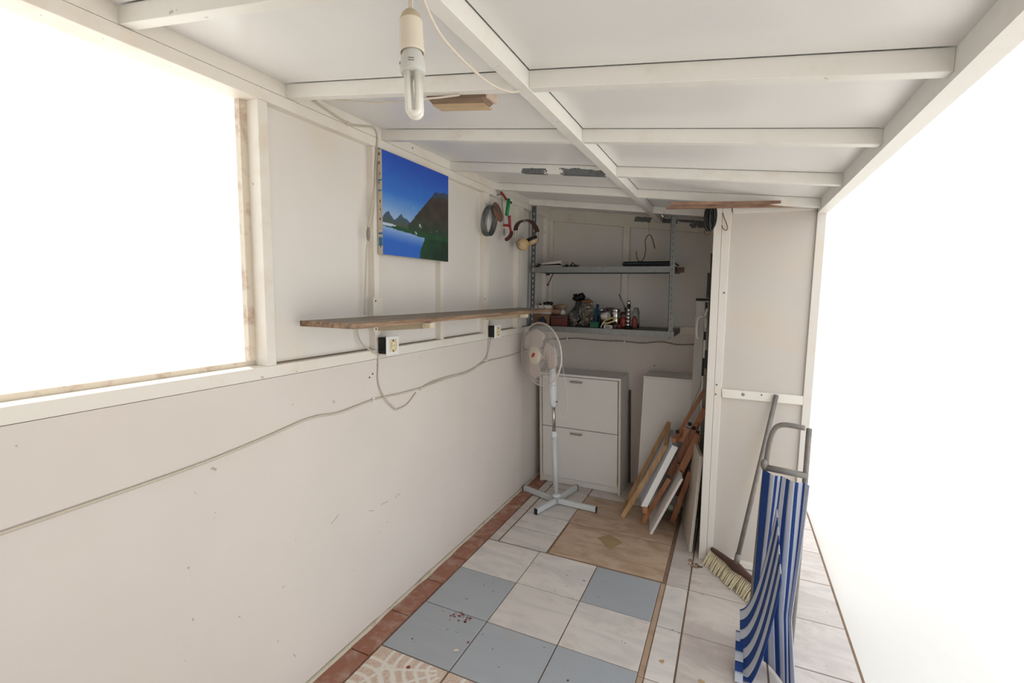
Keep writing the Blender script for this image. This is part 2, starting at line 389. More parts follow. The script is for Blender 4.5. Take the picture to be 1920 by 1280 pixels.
# left wall: masonry below, framed panels above
wl = MB().box(W-.16, W, -1.0, 4.06, -.1, 1.240).build('wall_left', M_wall, kind='structure', origin=(0, 0, 0))
MB().box(W-.08, W+.002, -1.0, YB, 1.2415, 1.283).build('rail', M_frame, wl, bevel=.002)
MB().box(W-.08, W+.001, -1.0, YB, 2.2, 2.246).build('rail', M_frame, wl)
MB().box(W-.08, W+.003, -1.0, YB, 2.160, 2.1985).build('rail', M_frame, wl, bevel=.002)
studs = [(1.131, 1.168, .075), (1.679, 1.712, .07), (2.205, 2.235, .04), (2.700, 2.765, .05), (3.222, 3.31, .05), (3.80, YB, .05), (.20, .25, .075), (-.6, -.55, .07)]
for (a, b, d) in studs: MB().box(W-d, W, a, b, 1.283, 2.160).build('stud', M_frame, wl, bevel=.0015)
for (a, b, bot) in ((-1.0, -.6, 0), (-.55, .20, 0), (1.168, 1.679, 0), (1.712, 2.205, 0), (2.235, 2.70, 0), (2.765, 3.222, 0), (3.31, 3.80, 0)):
    MB().box(W-.045, W-.033, a, b, 1.283, 2.16).build('panel', M_panel, wl)
    MB().box(W-.033, W-.0285, a+.002, b-.002, 1.284, 1.2875).build('dirt_line', plain('ledge_dust', (150, 128, 104), .95, var=.2), wl) if a > 1 else None
# thin beads beside the studs
for y in (1.163, 1.7125, 2.2355, 2.766, 3.2165):
    MB().box(W-.033, W-.024, y, y+.006, 1.284, 2.159).build('bead', M_frame, wl)
wn = MB().box(W-.16, W-.08, .20, 1.18, 1.24, 1.275).build('window_1', M_frame, kind='structure', origin=(0, 0, 0))
MB().box(W-.078, W-.06, .25, 1.131, 1.283, 1.30).build('sill', M_rust, wn)
for (a, b) in ((.25, .275), (1.106, 1.131)): MB().box(W-.078, W-.055, a, b, 1.30, 2.16).build('frame', M_rust, wn)

# back wall
wb = MB().box(-1.60, .40, YB, YB+.14, -.1, 1.240).build('wall_back', M_wall, kind='structure', origin=(0, 0, 0))
MB().box(W, .30, YB-.012, YB+.1, 1.2415, 1.30).build('rail', M_frame, wb, bevel=.002)
def slab(x0, x1, y0, y1, d0, d1):   # sloped with the roof: top at zr-d0, bottom at zr-d1
    return MB().hexa([(x0, y0, zr(x0)-d1), (x1, y0, zr(x1)-d1), (x1, y1, zr(x1)-d1), (x0, y1, zr(x0)-d1), (x0, y0, zr(x0)-d0), (x1, y0, zr(x1)-d0), (x1, y1, zr(x1)-d0), (x0, y1, zr(x0)-d0)])
slab(W, .30, YB-.012, YB+.05, 0, .098).build('rail', M_flaked2, wb)
for (a, b) in ((W, W+.018), (-.826, -.778), (-.10, -.05)):
    MB().hexa([(a, YB-.010, 1.30), (b, YB-.010, 1.30), (b, YB+.06, 1.30), (a, YB+.06, 1.30), (a, YB-.010, zr(a)-.098), (b, YB-.010, zr(b)-.098), (b, YB+.06, zr(b)-.098), (a, YB+.06, zr(a)-.098)]).build('stud', M_frame, wb)
for (a, b) in ((W+.018, -.826), (-.778, -.10), (-.05, .30)):
    MB().hexa([(a, YB+.022, 1.30), (b, YB+.022, 1.30), (b, YB+.034, 1.30), (a, YB+.034, 1.30), (a, YB+.022, zr(a)-.09), (b, YB+.022, zr(b)-.09), (b, YB+.034, zr(b)-.09), (a, YB+.034, zr(a)-.09)]).build('panel', M_panel, wb)
# short right wall closing the store behind the divider
wr = MB().hexa([(.30, 2.955, -.1), (.40, 2.955, -.1), (.40, 4.04, -.1), (.30, 4.04, -.1), (.30, 2.955, zr(.30)), (.40, 2.955, zr(.4)), (.40, 4.04, zr(.4)), (.30, 4.04, zr(.30))]).build('wall_right', M_wall, kind='structure', origin=(0, 0, 0))

wf = MB().hexa([(W-.16, -1.14, -.1), (.42, -1.14, -.1), (.42, -1.0, -.1), (W-.16, -1.0, -.1), (W-.16, -1.14, zr(W)), (.42, -1.14, zr(.42)), (.42, -1.0, zr(.42)), (W-.16, -1.0, zr(W))]).build('added_wall_front', M_wall, kind='structure', origin=(0, 0, 0))  # unseen wall behind the camera, added to cut the light from the front
# roof: sheet, panels between the timbers, purlins, main beam
ce = slab(-1.62, .42, -1.1, 4.1, -.05, -.012).build('ceiling', M_ceil, kind='structure', origin=(0, 0, 0))
pur = [-.75, -.25, .245, .745, 1.239, 1.737, 2.298, 2.829, 3.404]
def rect(y): return .032 if y > 0 else .03
for y in pur:
    fl = abs(y-2.298) < .01
    slab(W, -.572, y, y+.033, 0, .045).build('purlin', M_flaked if fl else M_purlin, ce, bevel=.0015)
    slab(-.530, .36, y, y+.033, 0, .045).build('purlin', M_purlin, ce, bevel=.0015)
slab(-.572, -.530, -1.0, YB, 0, .047).build('main_beam', M_purlin, ce, bevel=.0015)
slab(.36, .40, -1.0, 4.04, 0, .06).build('edge_beam', M_purlin, ce)
ys = [-1.0]+pur+[YB]
for i in range(len(ys)-1):
    a = ys[i]+(.033 if i else 0); b = ys[i+1]
    for (x0, x1) in ((W, -.572), (-.530, .36)):
        slab(x0+(.0035 if x0 > -1 else .002), x1-.001, a+.001, b-.0042, -.012, 0).build('panel', M_ceil, ce)
# grey smudges on the sheet are rubbed marks
# divider: painted frame with two sunk panels
dv = MB().box(-.10, .40, 2.925, 2.935, .03, 2.0).build('wall_divider', paint('divider_panel_paint', (206, 198, 190), .4, stain=(204, 184, 150), amount=.45, bump=.08, scale=3, spots=False), kind='structure', origin=(0, 0, 0))
def dbox(x0b, x1b, x0t, x1t, z0, z1, y0=2.91, y1=2.95):
    return MB().hexa([(x0b, y0, z0), (x1b, y0, z0), (x1b, y1, z0), (x0b, y1, z0), (x0t, y0, z1), (x1t, y0, z1), (x1t, y1, z1), (x0t, y1, z1)])
dbox(-.104, -.064, -.126, -.086, .0, 2.036).build('stile', M_div, dv, bevel=.002)
dbox(-.0625, -.032, -.0845, -.040, .0, 2.036, 2.913).build('stile', M_div, dv, bevel=.002)
dbox(-.031, .36, -.039, .36, 1.988, 2.034).build('rail', M_div, dv, bevel=.002)
dbox(-.031, .36, -.036, .36, .976, 1.024).build('rail', M_frame, dv, bevel=.002)
dbox(-.031, .36, -.030, .36, .004, .042).build('rail', M_frame, dv, bevel=.002)
dbox(.36, .40, .36, .40, 0, 2.03).build('stile', M_div, dv, bevel=.002)
MB().lathe((.075, 2.9095, 1.004), [(.009, 0), (.009, .0012)], 8, (0, -1, 0)).build('plaster_dab', plain('grey_dab', (150, 152, 150), .7), dv)
for (x, z) in ((-.062, 1.045), (-.064, .99), (.165, 1.01), (-.052, 1.56)):
    MB().lathe((x, 2.9118, z), [(.0045, 0), (.0045, .0025)], 7, (0, -1, 0)).build('screw_hole', M_dark, dv)

# small fixings on the left wall
def wall_dot(y, z, r, mat, name='screw_hole'): MB().lathe((W-.0005, y, z), [(r, 0), (r*.9, .0022)], 8, (1, 0, 0)).build(name, mat, wl)
for (y, z) in ((1.637, 1.165), (1.657, 1.178), (1.90, 2.19), (1.945, 2.178), (1.96, 2.225), (2.17, 2.175), (1.845, 2.186)): wall_dot(y, z, .0045, M_dark)
for pts in ([(1.395, .600), (1.408, .604), (1.430, .617), (1.437, .622)], [(1.195, .176), (1.199, .168), (1.203, .158)], [(1.80, .545), (1.83, .56), (1.842, .545)], [(1.70, .552), (1.712, .556), (1.75, .552)], [(1.62, .56), (1.65, .548)]):
    MB().tube([(W+.0005, y, z) for y, z in pts], .0007, 4).build('scuff', M_dark, wl)
# rust bloom where the wall plate starts
# ================================================================== WALL SHELF
sh = MB()
x0, x1, y0, y1, z0, z1 = W+.004, -1.175, 1.27, 3.25, 1.414, 1.433
shelf = thing('wall_shelf', ((x0+x1)/2, (y0+y1)/2, z0), 'long weathered brown plank shelf on white brackets along the left wall', 'shelf')
n = 60; P = []; F = []
for i in range(n+1):
    y = y0+(y1-y0)*i/n; e = .003*noise.noise(Vector((y*14, 0, 0)))
    xe_ = x1+e-(.012 if i == 0 else 0)
    P += [(x0, y, z0+.0), (xe_, y, z0+.002*noise.noise(Vector((y*20, 4, 0)))), (xe_, y, z1), (x0, y, z1)]
for i in range(n):
    a = i*4
    for k in range(4): F.append((a+k, a+(k+1) % 4, a+4+(k+1) % 4, a+4+k))
F += [(3, 2, 1, 0), (n*4, n*4+1, n*4+2, n*4+3)]
MB().add(P, F).build('plank', M_shelfwood, shelf)
P = []; F = []
for i in range(n+1):
    y = y0+(y1-y0)*i/n; e = .003*noise.noise(Vector((y*14, 0, 0)))+random.uniform(0, .0022)
    xe_ = x1+e-(.012 if i == 0 else 0)
    P += [(xe_-.002, y, z0-.001), (xe_+.0015, y, z0-.0005), (xe_+.0015, y, z1-.002), (xe_-.002, y, z1+.0004)]
for i in range(n):
    a = i*4
    for k in range(4): F.append((a+k, a+(k+1) % 4, a+4+(k+1) % 4, a+4+k))
MB().add(P, F).build('chipped_edge', M_shelfedge, shelf, label='rough chipped front edge')
MB().box(x0, x1-.01, y0-.0015, y0+.0015, z0-.001, z1).build('chipped_edge', M_shelfedge, shelf)
for yc in (1.70, 2.725):
    br = MB().box(W+.001, W+.005, yc-.036, yc+.03, 1.365, 1.413).box(W+.001, W+.005, yc-.036, yc+.03, 1.434, 1.515).build('bracket', M_frame, shelf, bevel=.001)
    MB().hexa([(W+.005, yc-.009, 1.366), (-1.19, yc-.009, 1.388), (-1.19, yc+.009, 1.388), (W+.005, yc+.009, 1.366), (W+.005, yc-.004, 1.4135), (-1.15, yc-.004, 1.4135), (-1.15, yc+.004, 1.4135), (W+.005, yc+.004, 1.4135)]).build('bracket_arm', M_ivory2, br)
    MB().box(-1.19, -1.150, yc-.018, yc+.018, 1.392, 1.4128).build('bracket_cap', M_ivory2, br, bevel=.001)
    MB().bar((W+.006, yc-.006, 1.434), (W+.006, yc-.006, 1.514), .003, .004).build('bracket_lip', M_frame, br)
    for z in (1.50, 1.375): MB().lathe((W+.0052, yc-.022, z), [(.0045, 0), (.003, .002)], 8, (1, 0, 0)).build('screw', M_rustw, br)

# ================================================================== PAINTING
pf = thing('painting', (W+.015, 1.966, 1.700), 'square landscape painting on canvas, blue sky, dark mountain and lake, hung on the left wall', 'painting')
PY0, PY1, PZ0, PZ1, PX = 1.700, 2.232, 1.703, 2.150, W+.030
MB().box(W+.003, PX, PY0, PY1, PZ0, PZ1).build('canvas_edge', M_cloth, pf, label='unpainted cream canvas edge with staples', bevel=.002)
def mixc(a, b, t): t = max(0, min(1, t)); return tuple(x*(1-t)+y*t for x, y in zip(a, b))
def pl(pts, u):
    if u <= pts[0][0]: return pts[0][1]
    for (a, b), (c, d) in zip(pts[:-1], pts[1:]):
        if u <= c: return b+(d-b)*(u-a)/(c-a)
    return pts[-1][1]
def land(u, v0):
    v = 1-v0; n1 = noise.noise(Vector((u*9, v*9, 0))); n2 = noise.noise(Vector((u*30, v*30, 2)))
    sky = mixc((34, 76, 180), (54, 120, 204), v/.45); sky = mixc(sky, (150, 176, 212), (v-.38)/.22*(1-.6*u))
    c = tuple(x+3*n1 for x in sky)
    small = pl([(0, .64), (.03, .60), (.065, .575), (.08, .568), (.10, .60), (.15, .645), (.20, .61), (.245, .566), (.27, .60), (.33, .615), (.374, .640), (.5, .66)], u)+.006*n2
    if v > small and u < .45: c = mixc((62, 82, 108), (70, 84, 84), (v-small)/.07)
    if v > .672-.03*u: c = (70, 82, 70) if u < .4 else c
    big = pl([(.34, .665), (.374, .636), (.46, .545), (.55, .455), (.66, .345), (.73, .28), (.75, .25), (.784, .222), (.81, .236), (.87, .224), (.93, .205), (.96, .225), (1, .21)], u)+.008*n2
    if v > big and u > .34:
        brown = mixc((70, 62, 52), (52, 46, 44), n1+.5); grn = mixc((38, 68, 48), (44, 56, 44), n1+.5)
        c = mixc(brown, grn, (v-.50)/.22+.4*n1)
        if v < .30+.08*n1: c = mixc((46, 62, 88), (62, 74, 92), n2+.5)
    bank = .715+.0*u
    if v > bank-.028*max(0, 1-u*2): c = mixc((30, 74, 44), (24, 58, 38), (v-.72)/.25+.5*n1)
    if v > .685 and v < .712 and u < .19-.0 and (u/.19) < 1-abs(v-.70)/.03: c = (186, 200, 222)
    shore = .728+.07*u+.01*n1
    rb = pl([(.72, .60), (.775, .59), (.84, .565), (.9, .53), (1, .515)], v)+.008*n2
    if v > shore and u < rb: c = mixc((132, 164, 214), (44, 98, 190), (v-shore)/.12+.15*n1)
    if v > .775 and u >= rb: c = mixc((24, 66, 40), (20, 46, 32), (u-rb)/.3+n1)
    for (a, b, r) in ((.425, .475, .007), (.52, .645, .016), (.535, .66, .010), (.45, .725, .009), (.462, .735, .012), (.70, .69, .005), (.79, .67, .005), (.73, .73, .004), (.80, .745, .004)):
        if hypot((u-a)*1.2, v-b)+.006*n2 < r: c = mixc(c, (205, 212, 215), .85)
    return c
grid_colour('painted_face', (PX+.0008, PY0+.001, PZ0+.001), (0, PY1-PY0-.002, 0), (0, 0, PZ1-PZ0-.002), 170, 150, land, M_canvas, pf)
for k in range(11):
    z = PZ0+.03+k*.039+random.uniform(-.004, .004)
    MB().box(W+.012+random.uniform(0, .008), W+.0145+random.uniform(0, .008), PY0-.001, PY0, z, z+.011).build('staple', M_dark, pf)
for (z, h) in ((2.018, .006), (1.975, .004), (1.765, .012), (1.742, .022), (1.79, .008)):
    MB().box(W+.010, PX, PY0-.0008, PY0, z, z+h, .0006).build('paint_smear', M_sky, pf, label='smear of blue paint')

# ================================================================== SOCKETS
def socket(y, z, label, dy=.088, h=.088):
    s_ = thing('wall_socket', (W+.03, y, z-h/2), label, 'socket')
    MB().box(W+.0035, W+.046, y-.042, y+.016, z-.036, z+.038).box(W+.01, W+.04, y-.048, y-.042, z+.018, z+.032).box(W+.01, W+.04, y-.048, y-.042, z-.030, z-.016).build('back_box', M_black, s_, bevel=.003)
    # plate faces the room slightly turned to the viewer
    px = W+.046
    MB().bev(px, px+.007, y-.044, y+.044, z-.044, z+.044, .003).build('face_plate', M_white, s_)
    MB().bev(px+.007, px+.010, y-.024, y+.024, z-.027, z+.027, .002).build('socket_insert', M_ivory, s_)
    MB().lathe((px+.0101, y, z), [(.021, 0), (.021, .0022), (.0185, .0022), (.0175, -.001), (.001, -.001)], 24, (1, 0, 0), cap=False).build('socket_well', plain('socket_yellowed', (214, 192, 140), .4), s_)
    for dz in (-.008, .008): MB().lathe((px+.0095, y+dz, z), [(.0026, 0), (.0026, .0006)], 8, (1, 0, 0)).build('contact_hole', M_black, s_)
    for dz in (-.024, .024): MB().box(px+.010, px+.013, y-.006, y-.001, z+dz-.003, z+dz+.003).build('earth_clip', M_black, s_)
    return s_
socket(1.735, 1.300, 'white square wall socket with black back box, the nearer one under the plank shelf')
socket(2.80, 1.290, 'white square wall socket with black back box, the farther one near the shelf bracket')

# ================================================================== CABLES
def smooth(pts, k=6):
    pts = [Vector(p) for p in pts]; out = []
    for i in range(len(pts)-1):
        p0 = pts[max(i-1, 0)]; p1 = pts[i]; p2 = pts[i+1]; p3 = pts[min(i+2, len(pts)-1)]
        for j in range(k):
            t = j/k; out.append(.5*((2*p1)+(p2-p0)*t+(2*p0-5*p1+4*p2-p3)*t*t+(3*p1-p0-3*p2+p3)*t**3))
    out.append(pts[-1]); return out
def cable(name, pts, r, mat, label, n=7, k=6, cat='cable'): return MB().tube(smooth(pts, k), r, n).build(name, mat, label=label, cat=cat)
X_ = W+.005
main = thing('wall_cable', (W+.005, 2.0, 1.03), 'beige mains cable clipped to the left wall below the sockets, running to the corner', 'cable')
MB().tube(smooth([(X_, .2, 1.00), (X_, .80, 1.015), (X_, 1.072, 1.036), (X_, 1.30, 1.062), (X_, 1.45, 1.050), (X_, 1.654, 1.062), (X_, 1.85, 1.054), (X_, 2.02, 1.052), (X_, 2.25, 1.062), (X_, 2.50, 1.062), (X_, 2.72, 1.096), (X_, 3.0, 1.094), (X_, 3.222, 1.097), (X_, 3.55, 1.12), (W+.012, 3.87, 1.14)]), .0048, 7).build('sheath', M_cableg, main)
MB().tube(smooth([(X_+.002, 2.0, 1.044), (X_+.004, 2.1, 1.066), (X_+.003, 2.25, 1.070), (X_+.002, 2.5, 1.070), (X_+.001, 2.68, 1.105), (X_, 2.76, 1.16), (X_, 2.79, 1.25)]), .003, 6).build('branch', M_cableg, main)
MB().tube(smooth([(X_+.004, 2.755, 1.25), (X_+.004, 2.752, 1.18), (X_+.003, 2.735, 1.11)]), .0028, 6).build('branch', M_cableg, main)
for (y, z) in ((1.655, 1.062), (2.61, 1.078), (2.735, 1.098)):
    MB().box(W, W+.008, y-.006, y+.006, z-.010, z+.012).build('clip', M_white, main, bevel=.002)
cable('socket_lead', [(X_, 1.690, 1.262), (X_, 1.690, 1.215), (X_+.001, 1.686, 1.15), (X_+.003, 1.700, 1.10), (X_+.008, 1.735, 1.045), (X_+.004, 1.80, .99), (X_+.004, 1.83, .984), (X_, 1.90, .992), (X_, 1.97, 1.035)], .0032, M_cableg, 'thin beige lead hanging in a loop under the nearer wall socket')
cable('switch_lead', [(W-.02, 1.59, 1.425), (W-.018, 1.59, 1.36), (W-.006, 1.605, 1.315), (W+.010, 1.650, 1.278), (W+.012, 1.690, 1.262)], .0034, M_cableg, 'short white lead curving from below the plank shelf into the nearer wall socket')
dl = thing('drop_cable', (W+.006, 1.66, 1.44), 'white cable running down the stud from roof corner to shelf, left of the painting', 'cable')
MB().tube(smooth([(W+.006, 1.35, 2.232), (W+.008, 1.40, 2.222), (W+.006, 1.53, 2.204), (W+.006, 1.60, 2.215), (W+.005, 1.68, 2.233), (W+.005, 1.705, 2.20), (W+.005, 1.694, 2.10), (W+.004, 1.682, 1.98), (W+.003, 1.658, 1.88), (W+.001, 1.640, 1.81)]), .0036, 6).build('sheath', M_cableg, dl)
MB().tube(smooth([(W+.001, 1.640, 1.76), (W-.004, 1.635, 1.70), (W-.010, 1.632, 1.56), (W-.012, 1.625, 1.44)]), .0036, 6).build('sheath', M_cableg, dl)
MB().tube(smooth([(W+.007, 1.702, 2.20), (W+.007, 1.688, 2.05), (W+.006, 1.672, 1.87), (W+.004, 1.643, 1.80)]), .0022, 5).build('thin_lead', M_cableg, dl)
MB().blob((W+.002, 1.641, 1.785), .007, .009, .032, 10, 8, .15).build('tape_wrap', plain('old_tape', (150, 138, 120), .8), dl)
MB().blob((W+.003, 1.53, 2.203), .007, .010, .010, 8, 6).build('clip', M_cableg, dl)
rc = thing('roof_cable', (-1.1, 1.39, 2.16), 'thin white cable strung under the ceiling panels behind the hanging bulb', 'cable')
MB().tube(smooth([(W+.008, 1.36, zr(W)-.015), (-1.37, 1.345, zr(-1.37)-.012), (-1.30, 1.37, zr(-1.3)-.012), (-1.18, 1.395, zr(-1.18)-.014), (-1.05, 1.385, zr(-1.05)-.018), (-.97, 1.32, 2.125), (-.884, 1.262, 2.120), (-.82, 1.260, 2.117), (-.755, 1.256, 2.113)]), .003, 6).build('sheath', M_cablew, rc)
cb = thing('back_cable', (-.8, YB-.006, 1.15), 'grey cable clipped across the back wall under the metal shelf', 'cable')
MB().tube(smooth([(W+.012, YB-.006, 1.150), (-1.336, YB-.006, 1.150), (-1.20, YB-.006, 1.165), (-1.0, YB-.006, 1.160), (-.79, YB-.006, 1.163), (-.65, YB-.006, 1.156), (-.50, YB-.006, 1.176), (-.38, YB-.006, 1.160), (-.256, YB-.006, 1.168), (0, YB-.006, 1.168)]), .0045, 6).build('sheath', plain('grey_cable', (150, 142, 130), .6), cb)
for x in (-1.27, -.785):
    MB().box(x-.006, x+.006, YB-.012, YB, 1.146, 1.176).build('clip', M_white, cb, bevel=.002)

# ================================================================== PENDANT BULB
T = Vector((-.5415, .7355, 2.034)); B = Vector((-.5250, .7240, 1.850)); ax = (T-B).normalized()
lamp = thing('pendant_bulb', T, 'compact fluorescent bulb in a cream holder hanging from the roof beam', 'lamp')
def at(t): return T+(B-T)*t
MB().lathe(at(0), [(.004, .002), (.010, -.001), (.0155, -.007), (.0192, -.016), (.0196, -.022)], 24, ax, cap=False).build('holder_cap', plain('aged_cap', (196, 180, 150), .45), lamp)
MB().lathe(at(0), [(.0200, -.019), (.0202, -.040), (.0212, -.070), (.0214, -.074), (.0195, -.074), (.0185, -.060)], 28, ax, cap=False).build('holder_sleeve', M_lampw, lamp)
MB().lathe(at(0), [(.0165, -.060), (.0175, -.075), (.0205, -.084), (.0222, -.096), (.0226, -.106), (.0205, -.1095), (.010, -.110)], 28, ax).build('ballast', M_lampg, lamp)
sx = Vector((.9, .42, 0)).normalized()
for sgn in (-1, 1):
    c0 = Vector((-.42, .9, 0)).normalized()*.0085*sgn
    pts = [at(0)-ax*.107+sx*.0088+c0]
    pts += [at(0)-ax*.172+sx*.0088+c0]
    for k in range(1, 9):
        a = pi*k/9; pts.append(at(0)-ax*(.172+.0088*sin(a))+sx*.0088*cos(a)+c0)
    pts += [at(0)-ax*.172-sx*.0088+c0, at(0)-ax*.107-sx*.0088+c0]
    MB().tube(pts, .0062, 10).build('glass_tube', M_tubeg, lamp)
for (k, w) in ((0, .004), (1, .006), (2, .004), (3, .006)):
    d = Vector((.35+.26*(k % 2), -.9, 0)).normalized(); q = at(0)-ax*(.091+.004*(k//2))+d*.0222
    s2 = ax.cross(d).normalized(); MB().bar(q-s2*w/2, q+s2*w/2, .0004, .0012, ax).build('print_mark', M_dark, lamp)
d = Vector((-.75, -.72, 0)).normalized(); q = at(0)-ax*.094+d*.0222; s2 = ax.cross(d).normalized()
MB().tube([q+(s2*cos(a)+ax*sin(a))*.0022 for a in [2*pi*i/10 for i in range(10)]], .0005, 4, closed=True).build('print_mark', M_dark, lamp)
hook = Vector((-.5480, .7600, zr(-.55)-.049))
MB().tube(smooth([at(0)+ax*.001, at(0)+ax*.02+Vector((-.001, .002, 0)), hook]), .0032, 8).build('flex', M_cablew, lamp)
MB().tube(smooth([at(0)+ax*.001+Vector((.004, 0, 0)), at(0)+ax*.02+Vector((.003, .002, 0)), hook+Vector((.003, 0, 0))]), .0022, 8).build('flex', M_cablew, lamp)
cable('lamp_feed', [hook+Vector((.003, .004, .002)), (-.553, .84, 2.052), (-.556, .95, 2.040), (-.560, 1.08, 2.045), (-.5605, 1.19, 2.068), (-.560, 1.243, zr(-.56)-.05)], .0030, M_cablew, 'white feed cable sagging below the main roof beam from bulb to purlin crossing')

# wooden block under the roof
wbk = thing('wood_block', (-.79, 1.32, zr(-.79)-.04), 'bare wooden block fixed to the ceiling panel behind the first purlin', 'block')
P = []; prof = [(0, 0), (0, .058), (.014, .070), (.034, .070), (.047, .058), (.055, .03), (.055, 0)]
for i, x in enumerate((-.885, -.868, -.69, -.680)):
    sc = (.75, 1, 1, .8)[i]
    for (a, b) in prof: P.append((x, 1.274+a*1.3, zr(x)-b*sc*.93))
F = []
n = len(prof)
for i in range(3):
    for k in range(n): F.append((i*n+k, i*n+(k+1) % n, (i+1)*n+(k+1) % n, (i+1)*n+k))
F += [tuple(range(n-1, -1, -1)), tuple(3*n+k for k in range(n))]
MB().add(P, F).build('block', M_block, wbk)  # dark wood colour carries the purlin's shade on the block's front
MB().hexa([(-.868, 1.288, zr(-.868)-.0665), (-.69, 1.288, zr(-.69)-.0665), (-.69, 1.338, zr(-.69)-.0665), (-.868, 1.338, zr(-.868)-.0665), (-.868, 1.288, zr(-.868)-.060), (-.69, 1.288, zr(-.69)-.060), (-.69, 1.338, zr(-.69)-.060), (-.868, 1.338, zr(-.868)-.060)]).build('lit_lower_face', wood('lit_block_wood', (170, 142, 108), (208, 184, 150), 'X', 1.6, .7), wbk, label='lower face coloured lighter as if lit')  # lower face painted lighter for the light it catches from below
MB().box(-.679, -.672, 1.276, 1.335, zr(-.68)-.052, zr(-.68)-.001).build('end_grain', M_pink, wbk)

# ================================================================== HANGING TOOLS ON THE LEFT WALL
cl = thing('wire_coil', (W+.04, 2.71, 1.90), 'grey steel wire coil with a brown sanding disc hung on the left wall', 'coil')
for k in range(7):
    r1 = .070+.006*random.random(); r2_ = .088+.005*random.random(); cx = W+.012+k*.006
    pts = [(cx+.012*sin(a)+.002*random.random(), 2.705+r1*cos(a)*.95, 1.985+r2_*sin(a)) for a in [2*pi*i/28 for i in range(28)]]
    MB().tube(pts, .0028, 6, closed=True).build('loop', M_steel if k % 2 else M_galvdk, cl)
MB().lathe((W+.05, 2.775, 2.045), [(.062, 0), (.064, .002), (.064, .005), (.062, .007)], 28, (.95, .02, .26)).build('sanding_disc', M_disc, cl, label='round brown sanding disc')
MB().lathe((W+.05, 2.775, 2.045), [(.012, -.001), (.012, .0085)], 14, (.95, .02, .26)).build('disc_hole', M_dark, cl)
MB().tube([(W, 2.735, 2.075), (W+.045, 2.735, 2.078)], .003, 6).build('nail', M_steel, cl)

sw = thing('hacksaw', (W+.04, 2.92, 1.93), 'small red hacksaw with green grip and dark handle hanging blade down on the left wall', 'saw')
XS = W+.045
def yz(px, pz): return (XS, px, pz)
MB().tube([yz(2.835, 2.180), yz(2.865, 2.172), yz(2.915, 2.150)], .008, 6).build('frame', M_redp, sw)
MB().tube(smooth([yz(2.975, 2.055), yz(2.978, 2.02), yz(2.985, 1.985)]), .006, 8).build('frame_arm', M_redp, sw)
MB().tube([yz(2.950, 2.160), yz(2.945, 2.12), yz(2.925, 2.05)], .0125, 10, rr=[.010, .013, .012]).build('grip', M_green, sw, label='green frame grip')
MB().tube([yz(2.955, 2.150), yz(2.990, 2.142)], .004, 6).blob(yz(2.992, 2.142), .006, .006, .008, 8, 6).build('wing_nut', M_black, sw)
MB().bar(yz(2.842, 2.165), yz(2.885, 1.985), .0015, .007, (0, 1, 0)).build('blade', M_steel, sw)
MB().tube([yz(2.885, 1.978), yz(2.925, 1.985), yz(2.965, 1.985)], .0085, 8).build('bridge', M_redp, sw)
MB().tube(smooth([yz(2.958, 2.05), yz(2.975, 1.99), yz(2.995, 1.955)]), .0085, 8).build('frame_arm', M_redp, sw)
MB().tube(smooth([yz(3.003, 1.955), yz(2.995, 1.930), yz(2.955, 1.905), yz(2.925, 1.893)]), .013, 10, rr=None).build('handle', M_maroon, sw, label='dark red-brown handle')
MB().blob(yz(2.888, 1.935), .006, .014, .026, 8, 8).build('blade_holder', M_galv, sw)
MB().tube([(W, 2.86, 2.168), (XS, 2.86, 2.176)], .003, 6).build('nail', M_steel, sw)

em = thing('ear_defenders', (W+.09, 3.18, 1.83), 'ear defenders with beige cups and black headband hung from the metal rack post', 'ear defenders')
EC = Vector((W+.085, 3.17, 1.965)); eu = Vector((.35, .94, 0)).normalized(); ev = Vector((.94, -.35, 0)).normalized()
def arc(r1, r2, a0, a1, n=14): return [EC+eu*(r1*cos(a))+Vector((0, 0, 1))*(r2*sin(a)) for a in [a0+(a1-a0)*i/n for i in range(n+1)]]
P = []; F = []
A = arc(.108, .082, radians(178), radians(8), 20)
for q in A:
    o_ = (q-EC).normalized()
    for (i, j) in ((-1, 0), (1, 0), (1, 1), (-1, 1)): P.append(q+ev*(i*.020)+o_*(j*.006))
for i in range(20):
    for k in range(4): F.append((i*4+k, i*4+(k+1) % 4, i*4+4+(k+1) % 4, i*4+4+k))
F += [(3, 2, 1, 0), (80, 81, 82, 83)]
MB().add(P, F).build('headband', M_broom, em, bevel=.001)
for sgn in (-1, 1):
    for w in (-.014, .014):
        MB().tube(smooth([EC+eu*(sgn*.106)+ev*w+Vector((0, 0, .005)), EC+eu*(sgn*.108)+ev*w*.9+Vector((0, 0, -.05)), EC+eu*(sgn*.075)+ev*w*.6+Vector((0, 0, -.10))]), .0018, 6).build('wire', M_steel, em)
for sgn, zc in ((-.35, -.085), (.55, -.05)):
    c = EC+eu*(sgn*.10)+Vector((0, 0, zc)); ax_ = (eu*(.45 if sgn < 0 else 1)+ev*-.25*0+Vector((0, 0, -.15 if sgn > 0 else 0))).normalized()
    if sgn < 0:
        ax_ = (ev*.9-eu*.35).normalized()
        MB().lathe(c, [(.012, .026), (.030, .022), (.041, .012), (.044, 0), (.042, -.006)], 22, ax_).build('ear_cup', M_beige, em)
        MB().lathe(c, [(.040, -.006), (.043, -.012), (.040, -.020), (.028, -.022)], 22, ax_).build('cushion', M_black, em)
    else:
        ax_ = (ev*.25+eu*.35+Vector((0, 0, -1))).normalized()
        MB().lathe(c, [(.012, .030), (.030, .026), (.040, .014), (.042, 0)], 22, ax_).build('ear_cup', M_beige, em)
        MB().lathe(c, [(.042, 0), (.046, -.008), (.042, -.020), (.030, -.024)], 22, ax_).build('cushion', M_black, em)
MB().tube([(W, 3.17, 2.035), EC+Vector((0, 0, .076))], .003, 6).build('nail', M_steel, em)

